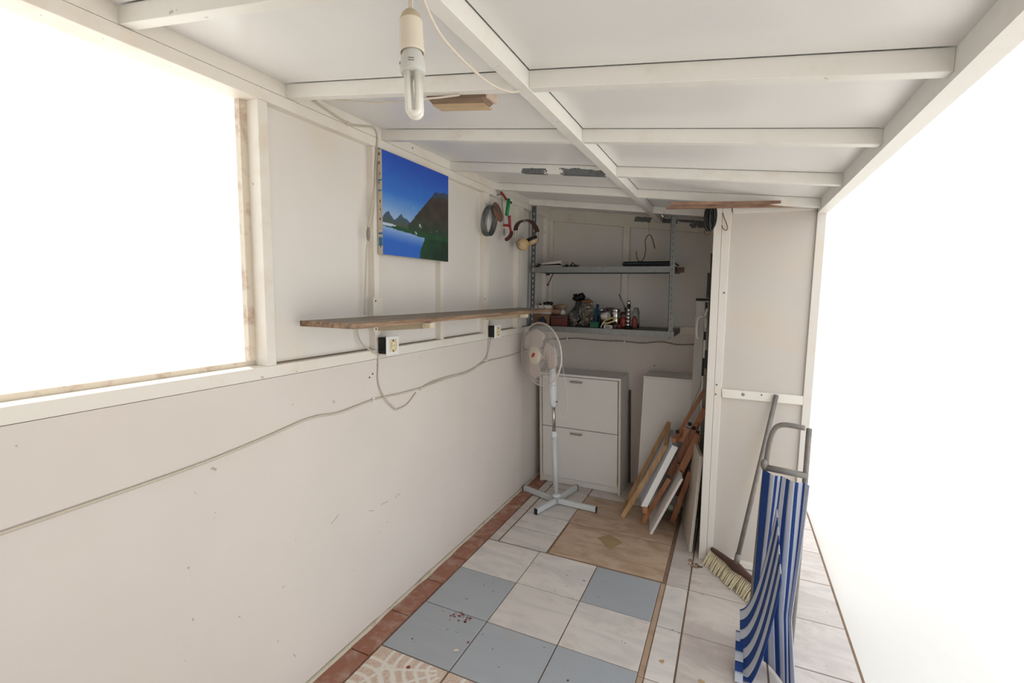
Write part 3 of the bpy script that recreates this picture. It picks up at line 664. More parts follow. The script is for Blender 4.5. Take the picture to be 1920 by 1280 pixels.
# ================================================================== METAL RACK
rk = thing('metal_rack', (-.9, 3.62, 1.24), 'galvanised slotted-angle rack with two shelves hung in the back corner', 'rack')
RY = 3.45
def post(xb, xt, zb, zt, mat, y=RY, name='post', flip=1):
    p = MB(); w = .034
    for (a0, a1, b0, b1) in ((0, w, 0, .003), (0, .003, 0, w)):
        a0, a1 = (a0, a1) if flip > 0 else (-a1, -a0)
        p.hexa([(xb+a0, y+b0, zb), (xb+a1, y+b0, zb), (xb+a1, y+b1, zb), (xb+a0, y+b1, zb), (xt+a0, y+b0, zt), (xt+a1, y+b0, zt), (xt+a1, y+b1, zt), (xt+a0, y+b1, zt)])
    o = p.build(name, mat, rk)
    n = int((zt-zb)/.042); sl = MB()
    for k in range(n):
        z = zb+.016+k*.042; t = (z-zb)/(zt-zb); x = xb+(xt-xb)*t+(.017 if flip > 0 else -.017)
        sl.box(x-.0035, x+.0035, y-.0006, y+.0002, z-.009, z+.009)
    sl.build('slot_row', plain('slot_light', (205, 205, 200), .6) if mat is M_galvdk else plain('slot_grey', (110, 110, 106), .7), o, kind='stuff')
    return o
post(W+.008, W+.008, 1.24, 2.195, M_galvdk)
post(-.402, -.418, 1.235, 2.066, M_galv, flip=1)
for (zt, xr, nm) in ((1.738, -.382, 'a'), (1.292, -.362, 'b')):
    s_ = MB().box(W+.014, xr, RY+.003, 3.86, zt-.002, zt).build('shelf_tray', M_galvdk, rk)
    MB().box(W+.014, xr, RY-.0005, RY+.0025, zt-.040, zt).box(W+.014, xr, RY-.0005, RY+.014, zt-.0415, zt-.0395).build('front_lip', M_galv, s_, label='mottled front lip')
    MB().box(W+.014, xr, 3.857, 3.86, zt-.036, zt).build('back_lip', M_galvdk, s_)
    MB().box(xr-.0025, xr, RY, 3.86, zt-.036, zt).build('end_lip', M_galvdk, s_)
    MB().box(W+.014, W+.017, RY, 3.86, zt-.036, zt).build('end_lip', M_galvdk, s_)
MB().box(-.380, -.335, 3.60, 3.66, 1.703, 1.738).build('wood_packer', M_block, rk, label='brown wooden packer at the shelf end')

# things on the upper shelf
M_bar1 = plain('dark_steel_bar', (96, 104, 108), .45, .1)
M_bar2 = plain('blue_steel_bar', (140, 150, 160), .4, .2)
ZU = 1.738
def papers():
    p = thing('paper_stack', (-1.33, 3.56, ZU), 'small stack of white papers lying on the upper metal shelf', 'papers')
    for k in range(3):
        z = ZU+.001+k*.0075; t = .012*k
        MB().hexa([(-1.45, 3.50, z), (-1.20, 3.50, z), (-1.19, 3.66, z), (-1.44, 3.66, z), (-1.44, 3.50, z+.007), (-1.21, 3.50, z+.007+t*1.2), (-1.20, 3.66, z+.007+t*1.2), (-1.43, 3.66, z+.007)]).build('sheaf', M_paper, p)
papers()
cpm = thing('clamp', (-1.41, 3.47, ZU), 'little black clamp at the left end of the upper metal shelf', 'clamp')
MB().box(-1.418, -1.372, 3.462, 3.480, ZU+.001, ZU+.013).build('bar', M_gap, cpm, bevel=.002)
MB().box(-1.385, -1.362, 3.458, 3.484, ZU+.013, ZU+.028).build('jaw', M_black, cpm, bevel=.003)
MB().tube([(-1.425, 3.47, ZU+.010), (-1.405, 3.47, ZU+.010)], .006, 8).build('screw', M_steel, cpm)
tw = thing('tangled_fitting', (-1.14, 3.52, ZU), 'tangle of dark metal fittings on the upper metal shelf beside the papers', 'fittings')
for k in range(7):
    x = -1.185+k*.017; MB().blob((x, 3.52+.01*random.random(), ZU+.010+.004*random.random()), .011, .010, .009, 8, 6, .4, k).build('fitting', M_black if k % 2 else M_steel, tw)
MB().tube([(-1.135, 3.52, ZU+.012), (-1.125, 3.52, ZU+.036), (-1.108, 3.525, ZU+.022)], .005, 6).build('hook', M_black, tw)
for k, (xa, xb, mt, z, y) in enumerate(((-.735, -.40, M_bar1, ZU+.001, 3.475), (-.735, -.405, M_galvdk, ZU+.001, 3.50), (-.74, -.40, M_bar2, ZU+.013, 3.478), (-.735, -.40, M_bar1, ZU+.025, 3.485), (-.735, -.41, M_galvdk, ZU+.013, 3.52))):
    MB().box(xa, xb, y, y+.024, z, z+.0105).box(xa, xb, y, y+.002, z, z+.0115).build('metal_bar', mt, bevel=.001,
        label=['black flat bar at the front bottom of the bar pile on the upper shelf', 'grey flat bar behind the black one in the pile on the upper shelf', 'dark blue flat bar in the middle of the pile on the upper shelf', 'black flat bar lying on top of the pile on the upper shelf', 'grey flat bar at the back of the middle layer in the bar pile'][k], cat='metal bar', group='metal bars on the upper shelf')
MB().bar((-.41, 3.52, ZU+.040), (-.372, 3.62, ZU+.012), .010, .006).build('angle_piece', M_black, label='short black angle piece sloping off the right end of the bar pile', cat='metal bar')
st = thing('strap_clip', (-1.33, 3.52, 1.60), 'dark red strap with a black clip hanging under the upper metal shelf', 'strap')
MB().bar((-1.265, 3.50, 1.697), (-1.315, 3.52, 1.608), .004, .012, (0, 1, 0)).build('strap', M_maroon, st)
MB().blob((-1.315, 3.52, 1.606), .009, .008, .010, 10, 8).build('buckle', M_broom, st)
MB().box(-1.325, -1.297, 3.49, 3.51, 1.678, 1.692).build('clip', M_black, st, bevel=.002)

# things on the lower shelf
ZL = 1.2925
bx = thing('cardboard_box', (-1.36, 3.56, ZL), 'open brown cardboard box at the left end of the lower metal shelf', 'box')
for (a, b, c, d) in ((-1.42, -1.29, 3.50, 3.504), (-1.42, -1.29, 3.636, 3.64), (-1.42, -1.416, 3.504, 3.636), (-1.294, -1.29, 3.504, 3.636)): MB().box(a, b, c, d, ZL, ZL+.085).build('side', M_card, bx)
MB().box(-1.416, -1.294, 3.504, 3.636, ZL+.001, ZL+.004).build('bottom', M_card, bx)
MB().hexa([(-1.375, 3.475, ZL+.035), (-1.325, 3.475, ZL+.015), (-1.315, 3.498, ZL+.020), (-1.370, 3.498, ZL+.040), (-1.345, 3.475, ZL+.065), (-1.318, 3.475, ZL+.030), (-1.312, 3.498, ZL+.035), (-1.340, 3.498, ZL+.068)]).build('charger', M_navy, label='dark blue plastic block leaning on the cardboard box front', cat='charger')
mb_ = thing('maroon_box', (-1.21, 3.55, ZL), 'dark maroon box beside the cardboard box on the lower metal shelf', 'box')
MB().bev(-1.275, -1.145, 3.49, 3.61, ZL, ZL+.062, .003).build('body', M_maroon, mb_); MB().bev(-1.277, -1.143, 3.488, 3.612, ZL+.062, ZL+.078, .003).build('lid', M_broom, mb_)
cr = thing('plastic_crate', (-1.35, 3.60, ZL+.086), 'white plastic crate with black handled tools on top of the cardboard box', 'crate')
MB().box(-1.43, -1.290, 3.52, 3.66, ZL+.087, ZL+.092).box(-1.43, -1.290, 3.52, 3.524, ZL+.092, ZL+.155).box(-1.43, -1.290, 3.656, 3.66, ZL+.092, ZL+.155).box(-1.43, -1.426, 3.524, 3.656, ZL+.092, ZL+.155).box(-1.294, -1.290, 3.524, 3.656, ZL+.092, ZL+.155).build('tub', M_paper, cr)
for x in (-1.40, -1.35): MB().bar((x, 3.518, ZL+.15), (x+.022, 3.518, ZL+.125), .002, .008, (0, 1, 0)).build('slot', M_gap, cr)
for (x, z, r, lb_) in ((-1.36, .170, .014, 'black tool handle in the middle of the white crate'), (-1.335, .172, .016, 'round black tool grip just right of the middle of the white crate'), (-1.308, .170, .017, 'largest black tool grip at the right end of the white crate'), (-1.40, .160, .010, 'smallest black tool handle at the left of the white crate')):
    t_ = thing('tool_handle', (x, 3.58, ZL+.10), lb_, 'tool', 'black tool handles in the white crate')
    MB().tube([(x, 3.58, ZL+.094), (x, 3.58, ZL+z-.01)], .006, 8).build('shank', M_steel, t_)
    MB().blob((x, 3.58, ZL+z), r, r*.8, r*.8, 10, 8).build('grip', M_black, t_)
MB().tube([(-1.28, 3.56, ZL+.143), (-1.20, 3.54, ZL+.150), (-1.17, 3.53, ZL+.145)], .018, 10, rr=[.014, .019, .015]).build('wooden_mallet', M_block, label='brown wooden mallet head poking out behind the plank shelf end', cat='mallet')
rp = thing('turned_tool', (-1.26, 3.56, ZL+.08), 'turned honey-coloured wooden tool with a white tip under the plank shelf end', 'tool')
MB().lathe((-1.345, 3.56, ZL+.105), [(.010, 0), (.016, .01), (.022, .05), (.024, .10), (.020, .13)], 18, (1, 0, 0)).build('grip', M_strip, rp)
MB().lathe((-1.214, 3.56, ZL+.105), [(.018, 0), (.024, .006), (.020, .02), (.006, .035)], 18, (1, 0, -.3)).build('tip', M_paper, rp)
bg_ = thing('nail_bag', (-1.03, 3.60, ZL), 'tall clear plastic bag of shiny nails on the lower metal shelf', 'bag')
MB().blob((-1.01, 3.56, ZL+.112), .058, .052, .100, 18, 14, .22, 3).build('bag_skin', M_bag, bg_)
nb = MB()
for k in range(520):
    a = random.random()*2*pi; z = random.random(); r = .050*sqrt(random.random())*(1-.4*z*z)
    c = Vector((-1.01+r*cos(a), 3.56+r*sin(a)*.8, ZL+.010+z*.165)); d = Vector((random.uniform(-1, 1), random.uniform(-1, 1), random.uniform(-1, 1))).normalized()*.010
    nb.bar(c-d, c+d, .0034, .0034)
nb.build('nails', M_nails, bg_, kind='stuff')
MB().blob((-1.01, 3.56, ZL+.190), .046, .040, .014, 14, 8, .3, 9).build('rust_layer', plain('rusty_nails', (150, 104, 68), .8, var=.4, scale=100, bump=.5), bg_, label='orange-brown rusty top layer')
b2 = thing('scrap_bag', (-1.115, 3.54, ZL), 'crumpled clear plastic bag of odds and ends left of the nail bag', 'bag')
MB().blob((-1.105, 3.535, ZL+.076), .040, .040, .056, 16, 12, .45, 11).build('bag_skin', M_bag, b2)
for (dx, dy, dz, r, mt) in ((-.015, -.02, .03, .012, M_navy), (.01, -.015, .05, .011, M_paper), (.0, -.02, .075, .010, M_nails), (.02, -.01, .025, .013, M_card), (-.02, .0, .06, .012, M_steel)):
    MB().blob((-1.105+dx, 3.535+dy, ZL+dz), r, r, r*.8, 8, 6, .4, dx*100).build('scrap', mt, b2)
bb = thing('black_bag', (-1.10, 3.68, ZL), 'dark grey sack with a black bunched top behind the plastic bags', 'bag')
MB().blob((-1.115, 3.69, ZL+.110), .040, .038, .095, 14, 10, .25, 5).build('sack', plain('dark_sack', (84, 80, 78), .7), bb)
MB().blob((-1.125, 3.69, ZL+.215), .040, .03, .030, 12, 8, .8, 6).blob((-1.095, 3.69, ZL+.225), .032, .03, .026, 12, 8, .8, 8).build('bunched_top', M_black, bb)
bl = thing('blue_bottle', (-.955, 3.66, ZL), 'blue plastic bottle half hidden behind the nail bag', 'bottle')
MB().lathe((-.955, 3.66, ZL), [(.030, 0), (.032, .01), (.032, .11), (.022, .135), (.010, .15)], 18).build('body', M_sky, bl)
MB().lathe((-.955, 3.66, ZL+.15), [(.011, 0), (.011, .018), (.009, .020)], 14).build('cap', M_navy, bl)
def jar(x, y, r, h, label, body, lid, fill=None, lidh=.018, cat='jar'):
    j = thing('jar', (x, y, ZL), label, cat)
    MB().lathe((x, y, ZL), [(r*.9, 0), (r, .006), (r, h-lidh-.008), (r*.9, h-lidh)], 22).build('body', body, j)
    if fill: MB().lathe((x, y, ZL+.003), [(r*.8, 0), (r*.88, .005), (r*.88, h*.55), (r*.4, h*.62)], 18).build('contents', fill, j)
    MB().lathe((x, y, ZL+h-lidh), [(r*.95, 0), (r*.97, .002), (r*.97, lidh-.003), (r*.9, lidh)], 22).build('lid', lid, j); return j
jar(-.915, 3.62, .032, .140, 'glass jar of dark screws with a dull metal lid behind the green box', M_glass, M_steel, M_gap)
jar(-.865, 3.70, .036, .145, 'glass jar with a grey lid standing near the stud behind the cup', M_glass, M_disc, M_pink)
jar(-.800, 3.60, .036, .140, 'shiny stainless steel canister on the lower metal shelf', M_chrome, M_chrome, None)
jar(-.745, 3.66, .030, .118, 'small glass jar of red caps next to the steel canister', M_glass, M_maroon, M_redp)
gb = thing('green_box', (-.935, 3.50, ZL), 'small dark green box at the shelf front beside the nail bag', 'box')
MB().bev(-.960, -.900, 3.475, 3.53, ZL, ZL+.032, .002).build('tray', M_dkgreen, gb); MB().bev(-.962, -.898, 3.473, 3.532, ZL+.032, ZL+.042, .002).build('lid', M_dkgreen, gb)
cp = thing('white_cup', (-.855, 3.56, ZL), 'off-white crumpled cup lying above the wire tangle', 'cup')
MB().lathe((-.895, 3.555, ZL+.082), [(.018, 0), (.026, .005), (.030, .04), (.027, .06), (.024, .06), (.026, .04)], 18, (1, -.2, .1), cap=False).build('shell', M_paper, cp)
MB().blob((-.86, 3.56, ZL+.042), .04, .03, .03, 12, 8, .5, 4).build('rag', M_gap, cp)
wy = thing('wire_tangle', (-.83, 3.50, ZL), 'tangle of pale yellow wire at the front of the lower metal shelf', 'wire')
for k in range(3):
    pts = [(-.825+.050*cos(a)+.004*k, 3.50+.018*sin(a), ZL+.050+.022*sin(a+.8)+.006*k) for a in [2*pi*i/22 for i in range(22)]]
    MB().tube(pts, .0022, 6, closed=True).build('loop', M_yellow, wy)
MB().tube(smooth([(-.88, 3.49, ZL+.004), (-.87, 3.485, ZL+.03), (-.855, 3.49, ZL+.05)]), .005, 6).build('plug', M_paper, wy)
lb = thing('parts_box', (-.825, 3.485, ZL), 'small pale box with a printed end at the lower shelf front', 'box')
MB().bev(-.855, -.795, 3.465, 3.505, ZL, ZL+.024, .002).build('carton', M_paper, lb); MB().box(-.845, -.805, 3.4640, 3.465, ZL+.006, ZL+.018).build('printed_label', M_galvdk, lb)
for k, (x, y, mt, lbl) in enumerate(((-.775, 3.49, M_broom, 'dark brown knob on the lower shelf beside the printed carton'), (-.750, 3.50, M_maroon, 'reddish knob on the lower shelf left of the chrome tower'), (-.770, 3.52, M_card, 'tan lump just behind the brown knob on the lower shelf'))):
    MB().blob((x, y, ZL+.018), .015, .014, .018, 10, 8, .5, k).build('knob', mt, label=lbl, cat='knob')
sc_ = thing('socket_tower', (-.695, 3.55, ZL), 'tower of chrome sockets rising from a red base on the lower shelf', 'socket set')
zz = ZL
MB().lathe((-.695, 3.55, ZL), [(.034, 0), (.036, .004), (.036, .012), (.02, .016)], 20).build('foot', M_black, sc_)
for k in range(7):
    r = .0185-.0008*k; z = ZL+.016+k*.027
    MB().lathe((-.695, 3.55, z), [(r*.8, 0), (r, .003), (r, .019), (r*.75, .022), (r*.6, .027)], 16).build('ring', M_chrome if k != 5 else M_black, sc_)
MB().lathe((-.735, 3.585, ZL), [(.022, 0), (.024, .01), (.024, .06), (.014, .078), (.008, .085)], 16).build('red_bottle', M_redb, label='squat red bottle left of the chrome tower', cat='bottle')
MB().lathe((-.655, 3.585, ZL), [(.020, 0), (.022, .01), (.022, .058), (.014, .082), (.006, .095)], 16).build('red_bottle', plain('dull_red', (130, 62, 56), .5), label='dull red bottle right of the chrome tower', cat='bottle')
MB().lathe((-.660, 3.66, ZL), [(.026, 0), (.026, .12), (.018, .14), (.016, .15)], 16).build('glass_bottle', M_glass, label='dim green glass bottle behind the chrome tower', cat='bottle')
sdv = thing('screwdriver', (-.74, 3.58, ZL+.10), 'thin screwdriver leaning left on the chrome tower', 'screwdriver')
MB().tube([(-.775, 3.57, ZL+.250), (-.725, 3.57, ZL+.150)], .0048, 8).build('shaft', M_steel, sdv)
MB().tube([(-.725, 3.57, ZL+.150), (-.708, 3.57, ZL+.105)], .009, 8).build('grip', M_black, sdv)

# S hooks
def hookthing(name, pts, r, mat, label): return MB().tube(smooth(pts, 5), r, 6).build(name, mat, label=label, cat='hook')
h1 = thing('wire_hanger', (-.59, 3.55, 1.79), 'rusty bent wire hook hanging from the back roof end above the bars', 'hook')
MB().tube([(-.578, 3.55, 2.095), (-.578, 3.55, 1.975)], .0012, 5).build('thread', M_steel, h1)
MB().tube(smooth([(-.528, 3.55, 1.868), (-.545, 3.55, 1.925), (-.565, 3.55, 1.962), (-.585, 3.55, 1.955), (-.598, 3.55, 1.92), (-.592, 3.55, 1.86), (-.602, 3.55, 1.80), (-.625, 3.55, 1.778), (-.648, 3.55, 1.795), (-.658, 3.55, 1.850)]), .0032, 7).build('wire', M_rustw, h1)
hookthing('wire_hook', [(-.082, 2.908, 1.990), (-.078, 2.898, 1.975), (-.066, 2.895, 1.945), (-.055, 2.895, 1.915), (-.060, 2.895, 1.897), (-.074, 2.895, 1.905), (-.084, 2.895, 1.925)], .0024, M_rustw, 'rusty wire S-hook on a nail at the top of the white divider')

# wooden strips and black cable on top of the divider
for (xa, z, y, w, lbl) in ((-.318, 1.998, 2.60, .014, 'brown wooden strip, the upper of two resting on the divider top'), (-.345, 1.985, 2.62, .012, 'brown wooden strip, the lower of two resting on the divider top')):
    MB().hexa([(xa, y, z), (.345, y+.30, z+.020), (.345, y+.325, z+.020), (xa, y+.025, z), (xa, y, z+w), (.345, y+.30, z+.020+w), (.345, y+.325, z+.020+w), (xa, y+.025, z+w)]).build('wooden_strip', M_strip, label=lbl, cat='strip', group='wooden strips under the roof', bevel=.001)
bc = thing('cable_hank', (-.135, 2.78, 1.90), 'black cable hank hanging over the wooden strips at the divider top', 'cable')
for k in range(8):
    dx = random.uniform(-.018, .018); dz = random.uniform(-.008, .012)
    cx, cy, cz = -.137+dx*.6, 2.78+random.uniform(-.02, .02), 1.952
    MB().tube([(cx+.018*cos(a)*(1 if k % 2 else .6), cy+.030*cos(a)*.5, cz+dz+.064*sin(a)) for a in [2*pi*i/20 for i in range(20)]], .0052, 7, closed=True).build('loop', M_black, bc)
MB().tube(smooth([(-.150, 2.79, 1.895), (-.165, 2.79, 1.880), (-.155, 2.79, 1.866), (-.135, 2.79, 1.870), (-.125, 2.79, 1.888)]), .0018, 5).build('tie_wire', M_rustw, bc)

# ================================================================== CABINETS
def cabinet(x0, x1, y0, y1, h, label, drawers, lean=0.0, slant=0.0):
    c = thing('shoe_cabinet', ((x0+x1)/2, (y0+y1)/2, 0), label, 'cabinet')
    def L(x, z): return x-lean*z+slant*(x-x0)*0
    def B_(xa, xb, ya, yb, za, zb, nm, mt, par=c, bv=.001, **kw):
        return MB().hexa([(L(xa, za), ya, za), (L(xb, za), ya, za), (L(xb, za), yb, za), (L(xa, za), yb, za), (L(xa, zb), ya, zb), (L(xb, zb), ya, zb), (L(xb, zb), yb, zb), (L(xa, zb), yb, zb)]).build(nm, mt, par, bevel=bv, **kw)
    t = .018
    for xa, xb in ((x0, x0+t), (x1-t, x1)):
        B_(xa, xb, y0, y1, .0, h-t, 'side_panel', M_melamine)
        B_(xa+.0005, xb-.0005, y0-.0015, y0, .0, h-t, 'edge_band', M_cream)
    B_(x0, x1, y0-.001, y1, h-t, h, 'top_panel', M_melamine)
    B_(x0+t, x1-t, y1-.006, y1, .0, h-t, 'back_panel', M_melamine)
    B_(x0+t, x1-t, y0+.020, y0+.034, .003, .070, 'plinth', M_melamine)
    if drawers:
        z = .060; hh = (h-t-.066)/2
        for k in range(2):
            za = z+k*(hh+.003); d = B_(x0+t+.006, x1-t-.007, y0+.0045, y0+.020, za, za+hh-.002, 'flap_door', M_melamine)
            xm = (x0+x1)/2-.02+.0; zh = za+hh-.036
            MB().box(L(xm-.048, zh), L(xm+.048, zh), y0-.012, y0-.006, zh-.008, zh+.008).box(L(xm-.048, zh), L(xm-.040, zh), y0-.007, y0+.005, zh-.005, zh+.005).box(L(xm+.040, zh), L(xm+.048, zh), y0-.007, y0+.005, zh-.005, zh+.005).build('handle', M_handle, d, bevel=.002)
    return c
cabinet(-1.372, -.712, 3.590, YB-.002, .908, 'white two-flap shoe cabinet with metal handles behind the fan', True, .030)
c2 = thing('white_cupboard', (-.40, 3.75, 0), 'plain white cupboard turned flat to the back wall, right of the shoe cabinet', 'cabinet')
MB().hexa([(-.590, 3.600, .0), (-.20, 3.600, .0), (-.20, 3.880, .0), (-.590, 3.880, .0), (-.575, 3.600, .930), (-.19, 3.600, .930), (-.19, 3.880, .930), (-.575, 3.880, .930)]).build('carcass', M_melamine, c2, bevel=.002)
MB().box(-.578, -.188, 3.597, 3.882, .9305, .945).build('top_panel', M_melamine, c2, bevel=.002)
MB().hexa([(-.704, 3.872, 0), (-.692, 3.872, 0), (-.692, 3.894, 0), (-.704, 3.894, 0), (-.7305, 3.872, .772), (-.717, 3.872, .772), (-.717, 3.894, .772), (-.7305, 3.894, .772)]).build('batten', M_darkwood, label='thin dark wooden batten upright against the back wall between the cabinets', cat='batten')
MB().lathe((-.545, YB-.001, .985), [(.005, 0), (.003, .004)], 8, (0, -1, 0)).build('screw_hole', M_dark, wb)

# PVC window sash standing behind the divider
sa = thing('window_sash', (-.20, 3.42, 0), 'white plastic window sash with black seals and curved handle, stood on end behind the divider', 'window sash')
def sbox(x0, x1, y0, y1, z0, z1, nm, mt, par=sa, **kw): return MB().box(x0, x1, y0, y1, z0, z1).build(nm, mt, par, **kw)
sbox(-.232, -.175, 3.50, 3.535, .0, 1.506, 'outer_profile', plain('grey_pvc', (200, 198, 192), .4, var=.03), bevel=.003)
sbox(-.172, -.160, 3.49, 3.52, .0, 1.50, 'glazing_bead', M_white, bevel=.002)
sbox(-.236, -.150, 3.493, 3.54, 1.507, 1.523, 'end_seal', M_black)
sbox(-.158, -.130, 3.46, 3.535, .0, 1.498, 'inner_profile', plain('dark_pvc', (150, 146, 138), .5), bevel=.002)
for (z0, z1) in ((1.37, 1.498), (1.245, 1.30), (1.00, 1.12)): sbox(-.172, -.159, 3.470, 3.488, z0, z1, 'gasket', M_black)
hd = MB().tube(smooth([(-.158, 3.470, 1.455), (-.165, 3.455, 1.420), (-.172, 3.445, 1.400), (-.192, 3.435, 1.402), (-.209, 3.433, 1.385), (-.214, 3.433, 1.340), (-.213, 3.433, 1.285), (-.206, 3.433, 1.262), (-.196, 3.433, 1.258)]), .0085, 10).build('handle', M_white, sa, label='curved white lever handle')
MB().tube([(-.165, 3.462, 1.425), (-.161, 3.462, 1.330)], .010, 10).build('handle_plate', M_white, hd)
# slim black-edged leaf directly behind the divider stile
bl_ = thing('black_edged_board', (-.125, 2.97, 0), 'thin dark-edged board with black hinges stood behind the divider edge', 'board')
MB().hexa([(-.112, 2.952, .70), (-.09, 2.952, .70), (-.09, 2.962, .70), (-.112, 2.962, .70), (-.1345, 2.952, 1.78), (-.11, 2.952, 1.78), (-.11, 2.962, 1.78), (-.1345, 2.962, 1.78)]).build('leaf', M_gap, bl_)
for (z0, z1, x) in ((1.530, 1.672, -.146), (1.125, 1.230, -.136)): MB().box(x, x+.026, 2.963, 2.978, z0, z1).build('hinge', M_black, bl_, bevel=.002)

# ================================================================== LEANING STACK
pfm = thing('pine_frame', (-.5, 3.35, 0), 'bare pine stretcher frame leaning in front of the stacked boards', 'frame')
A0, B0, C0, D0 = Vector((-.618, 3.235, .008)), Vector((-.640, 3.50, .008)), Vector((-.357, 3.24, .545)), Vector((-.372, 3.50, .640))
MB().bar(A0, C0, .016, .030, (1, 0, -.3), .004).build('rail', M_pine, pfm, bevel=.001)
MB().bar(B0, D0, .016, .030, (1, 0, -.3), .004).build('rail', M_pine, pfm, bevel=.001)
MB().bar(C0, D0, .016, .028, (1, 0, -.3), .004).build('rail', M_pine, pfm, bevel=.001)
MB().bar(A0+Vector((.004, .01, .006)), B0+Vector((.004, -.01, .006)), .016, .028, (1, 0, -.3)).build('rail', M_pine, pfm, bevel=.001)

def board(name, A, Bv, Cv, t, mat, label, cat, side=None, sidemat=None, near=None):
    """A near-bottom corner, Bv far-bottom, Cv near-top; thickness t towards +x side"""
    A, Bv, Cv = Vector(A), Vector(Bv), Vector(Cv); D = Cv+(Bv-A); n_ = (Bv-A).cross(Cv-A).normalized()
    if n_.x < 0: n_ = -n_
    o = thing(name, A, label, cat)
    MB().hexa([A, Bv, Bv+n_*t, A+n_*t, Cv, D, D+n_*t, Cv+n_*t]).build('board', mat, o, bevel=.001)
    return o, n_
o1, n1 = board('blank_canvas', (-.484, 3.15, .148), (-.560, 3.55, .150), (-.306, 3.15, .590), .038, M_stripew, 'blank white canvas with thick bright edges held in the folded easel', 'canvas')
A, C = Vector((-.484, 3.15, .148)), Vector((-.306, 3.15, .590))
MB().hexa([A+Vector((0, -.002, 0)), A+n1*.038+Vector((0, -.002, 0)), A+n1*.038+Vector((0, .001, 0)), A+Vector((0, .001, 0)), C+Vector((0, -.002, 0)), C+n1*.038+Vector((0, -.002, 0)), C+n1*.038+Vector((0, .001, 0)), C+Vector((0, .001, 0))]).build('canvas_side', M_white, o1)
o2, n2 = board('canvas_board', (-.412, 3.084, .002), (-.490, 3.54, .002), (-.240, 3.084, .405), .016, M_melamine, 'thin white board standing low in front of the easel legs', 'board')
o3, n3 = board('chipboard_panel', (-.163, 2.966, .002), (-.250, 3.42, .002), (-.131, 2.972, .600), .018, plain('beige_melamine', (206, 196, 184), .5, var=.02), 'tall off-white panel leaning against the divider stile', 'board')

ea = thing('folded_easel', (-.33, 3.25, 0), 'folded orange-brown wooden easel leaning behind the white canvases', 'easel')
Y0 = 3.25
def leg(a, b, w=.026, h=.022, nm='leg', mt=M_orange): return MB().bar(a, b, w*1.25, h*1.25, (0, 1, 0)).build(nm, mt, ea, bevel=.0015)
leg((-.142, Y0+.10, .925), (-.300, Y0+.10, .600), .020, .020)
leg((-.130, Y0+.05, .815), (-.330, Y0+.06, .330), .032, .020)
leg((-.160, Y0, .655), (-.262, Y0, .378), .034, .026)
leg((-.195, Y0-.02, .405), (-.296, Y0+.04, .016), .026, .022)
leg((-.320, Y0-.04, .345), (-.475, Y0-.05, .014), .024, .022)
leg((-.268, Y0+.03, .43), (-.325, Y0+.03, .140), .024, .018, 'strut')
MB().hexa([(-.30, Y0+.045, .20), (-.262, Y0+.045, .20), (-.262, Y0+.06, .20), (-.30, Y0+.06, .20), (-.20, Y0+.045, .66), (-.155, Y0+.045, .66), (-.155, Y0+.06, .66), (-.20, Y0+.06, .66)]).build('back_plank', M_darkwood, ea, label='dark shadowed plank between the legs')  # shadow side of the easel, its shade put into the dark wood colour
MB().bar((-.300, 3.13, .625), (-.255, 3.26, .655), .030, .030).build('top_clamp', M_orange, ea, bevel=.004)
MB().bar((-.262, Y0-.01, .595), (-.225, Y0-.01, .690), .030, .034, (0, 1, 0)).build('slide_block', M_orange, ea, bevel=.003)
MB().bar((-.210, Y0+.03, .600), (-.175, Y0+.03, .720), .028, .034, (0, 1, 0)).build('slide_block', M_orange, ea, bevel=.003)
MB().box(-.470, -.440, 3.13, 3.20, .108, .146).build('tray', M_orange, ea, bevel=.004)
for (x, y, z) in ((-.283, 3.18, .672), (-.215, Y0, .715), (-.190, Y0, .690), (-.256, Y0-.02, .392)):
    MB().lathe((x, y, z), [(.012, 0), (.013, .004), (.009, .012)], 10, (0, -1, .2)).build('wing_knob', M_black, ea)
MB().box(-.322, -.290, Y0, Y0+.02, .115, .150).build('bracket', M_greenish, ea, bevel=.003)
cable('cord', [(-.150, 3.42, 1.02), (-.185, 3.40, .90), (-.225, 3.38, .78), (-.235, 3.36, .70), (-.232, 3.34, .66)], .0011, M_gap, 'thin dark cord looping down from the window sash to the easel top')

# ================================================================== FAN
fan = thing('pedestal_fan', (-1.105, 3.235, 0), 'white pedestal fan on a cross foot with red badge, in front of the shoe cabinet', 'fan')
FC = Vector((-1.105, 3.235, 0))
for (ex, ey) in ((-1.415, 3.345), (-1.178, 3.005), (-.800, 3.225), (-1.045, 3.545)):
    d = (Vector((ex, ey, 0))-FC); L_ = d.length; d.normalize()
    f_ = MB().bar(FC+d*.020+Vector((0, 0, .028)), FC+d*(L_-.006)+Vector((0, 0, .024)), .026, .038).build('foot', M_leg, fan, bevel=.004)
    MB().bar(FC+d*(L_-.006)+Vector((0, 0, .022)), FC+d*L_+Vector((0, 0, .022)), .029, .044).build('end_cap', M_rubber, f_, bevel=.003)
MB().lathe(FC, [(.024, .006), (.024, .058), (.034, .060), (.036, .066), (.028, .074), (.023, .080)], 24).build('base_collar', M_leg, fan)
dp = Vector((-.0560, 0, 1)).normalized()     # the pole leans a little to the left
def pp(z): return FC+Vector((-.056*z, 0, z))
MB().tube([pp(.075), pp(.505)], .0195, 18).build('lower_pole', M_leg, fan)
MB().lathe(pp(.500), [(.019, 0), (.023, .004), (.023, .020), (.0205, .024), (.0225, .030), (.021, .042), (.015, .046)], 20, dp).build('height_collar', M_fanblue, fan)
MB().tube([pp(.54), pp(.74)], .0125, 16).build('inner_pole', M_chrome, fan)
aX = Vector((-.49, -.87, -.02)).normalized()
tp = pp(1.07)
cb_ = MB().tube([pp(.725), pp(.745), pp(.84), pp(.93), pp(1.0), pp(1.05)], .02, 18, rr=[.019, .023, .029, .030, .026, .022]).build('control_box', M_fanblue, fan)
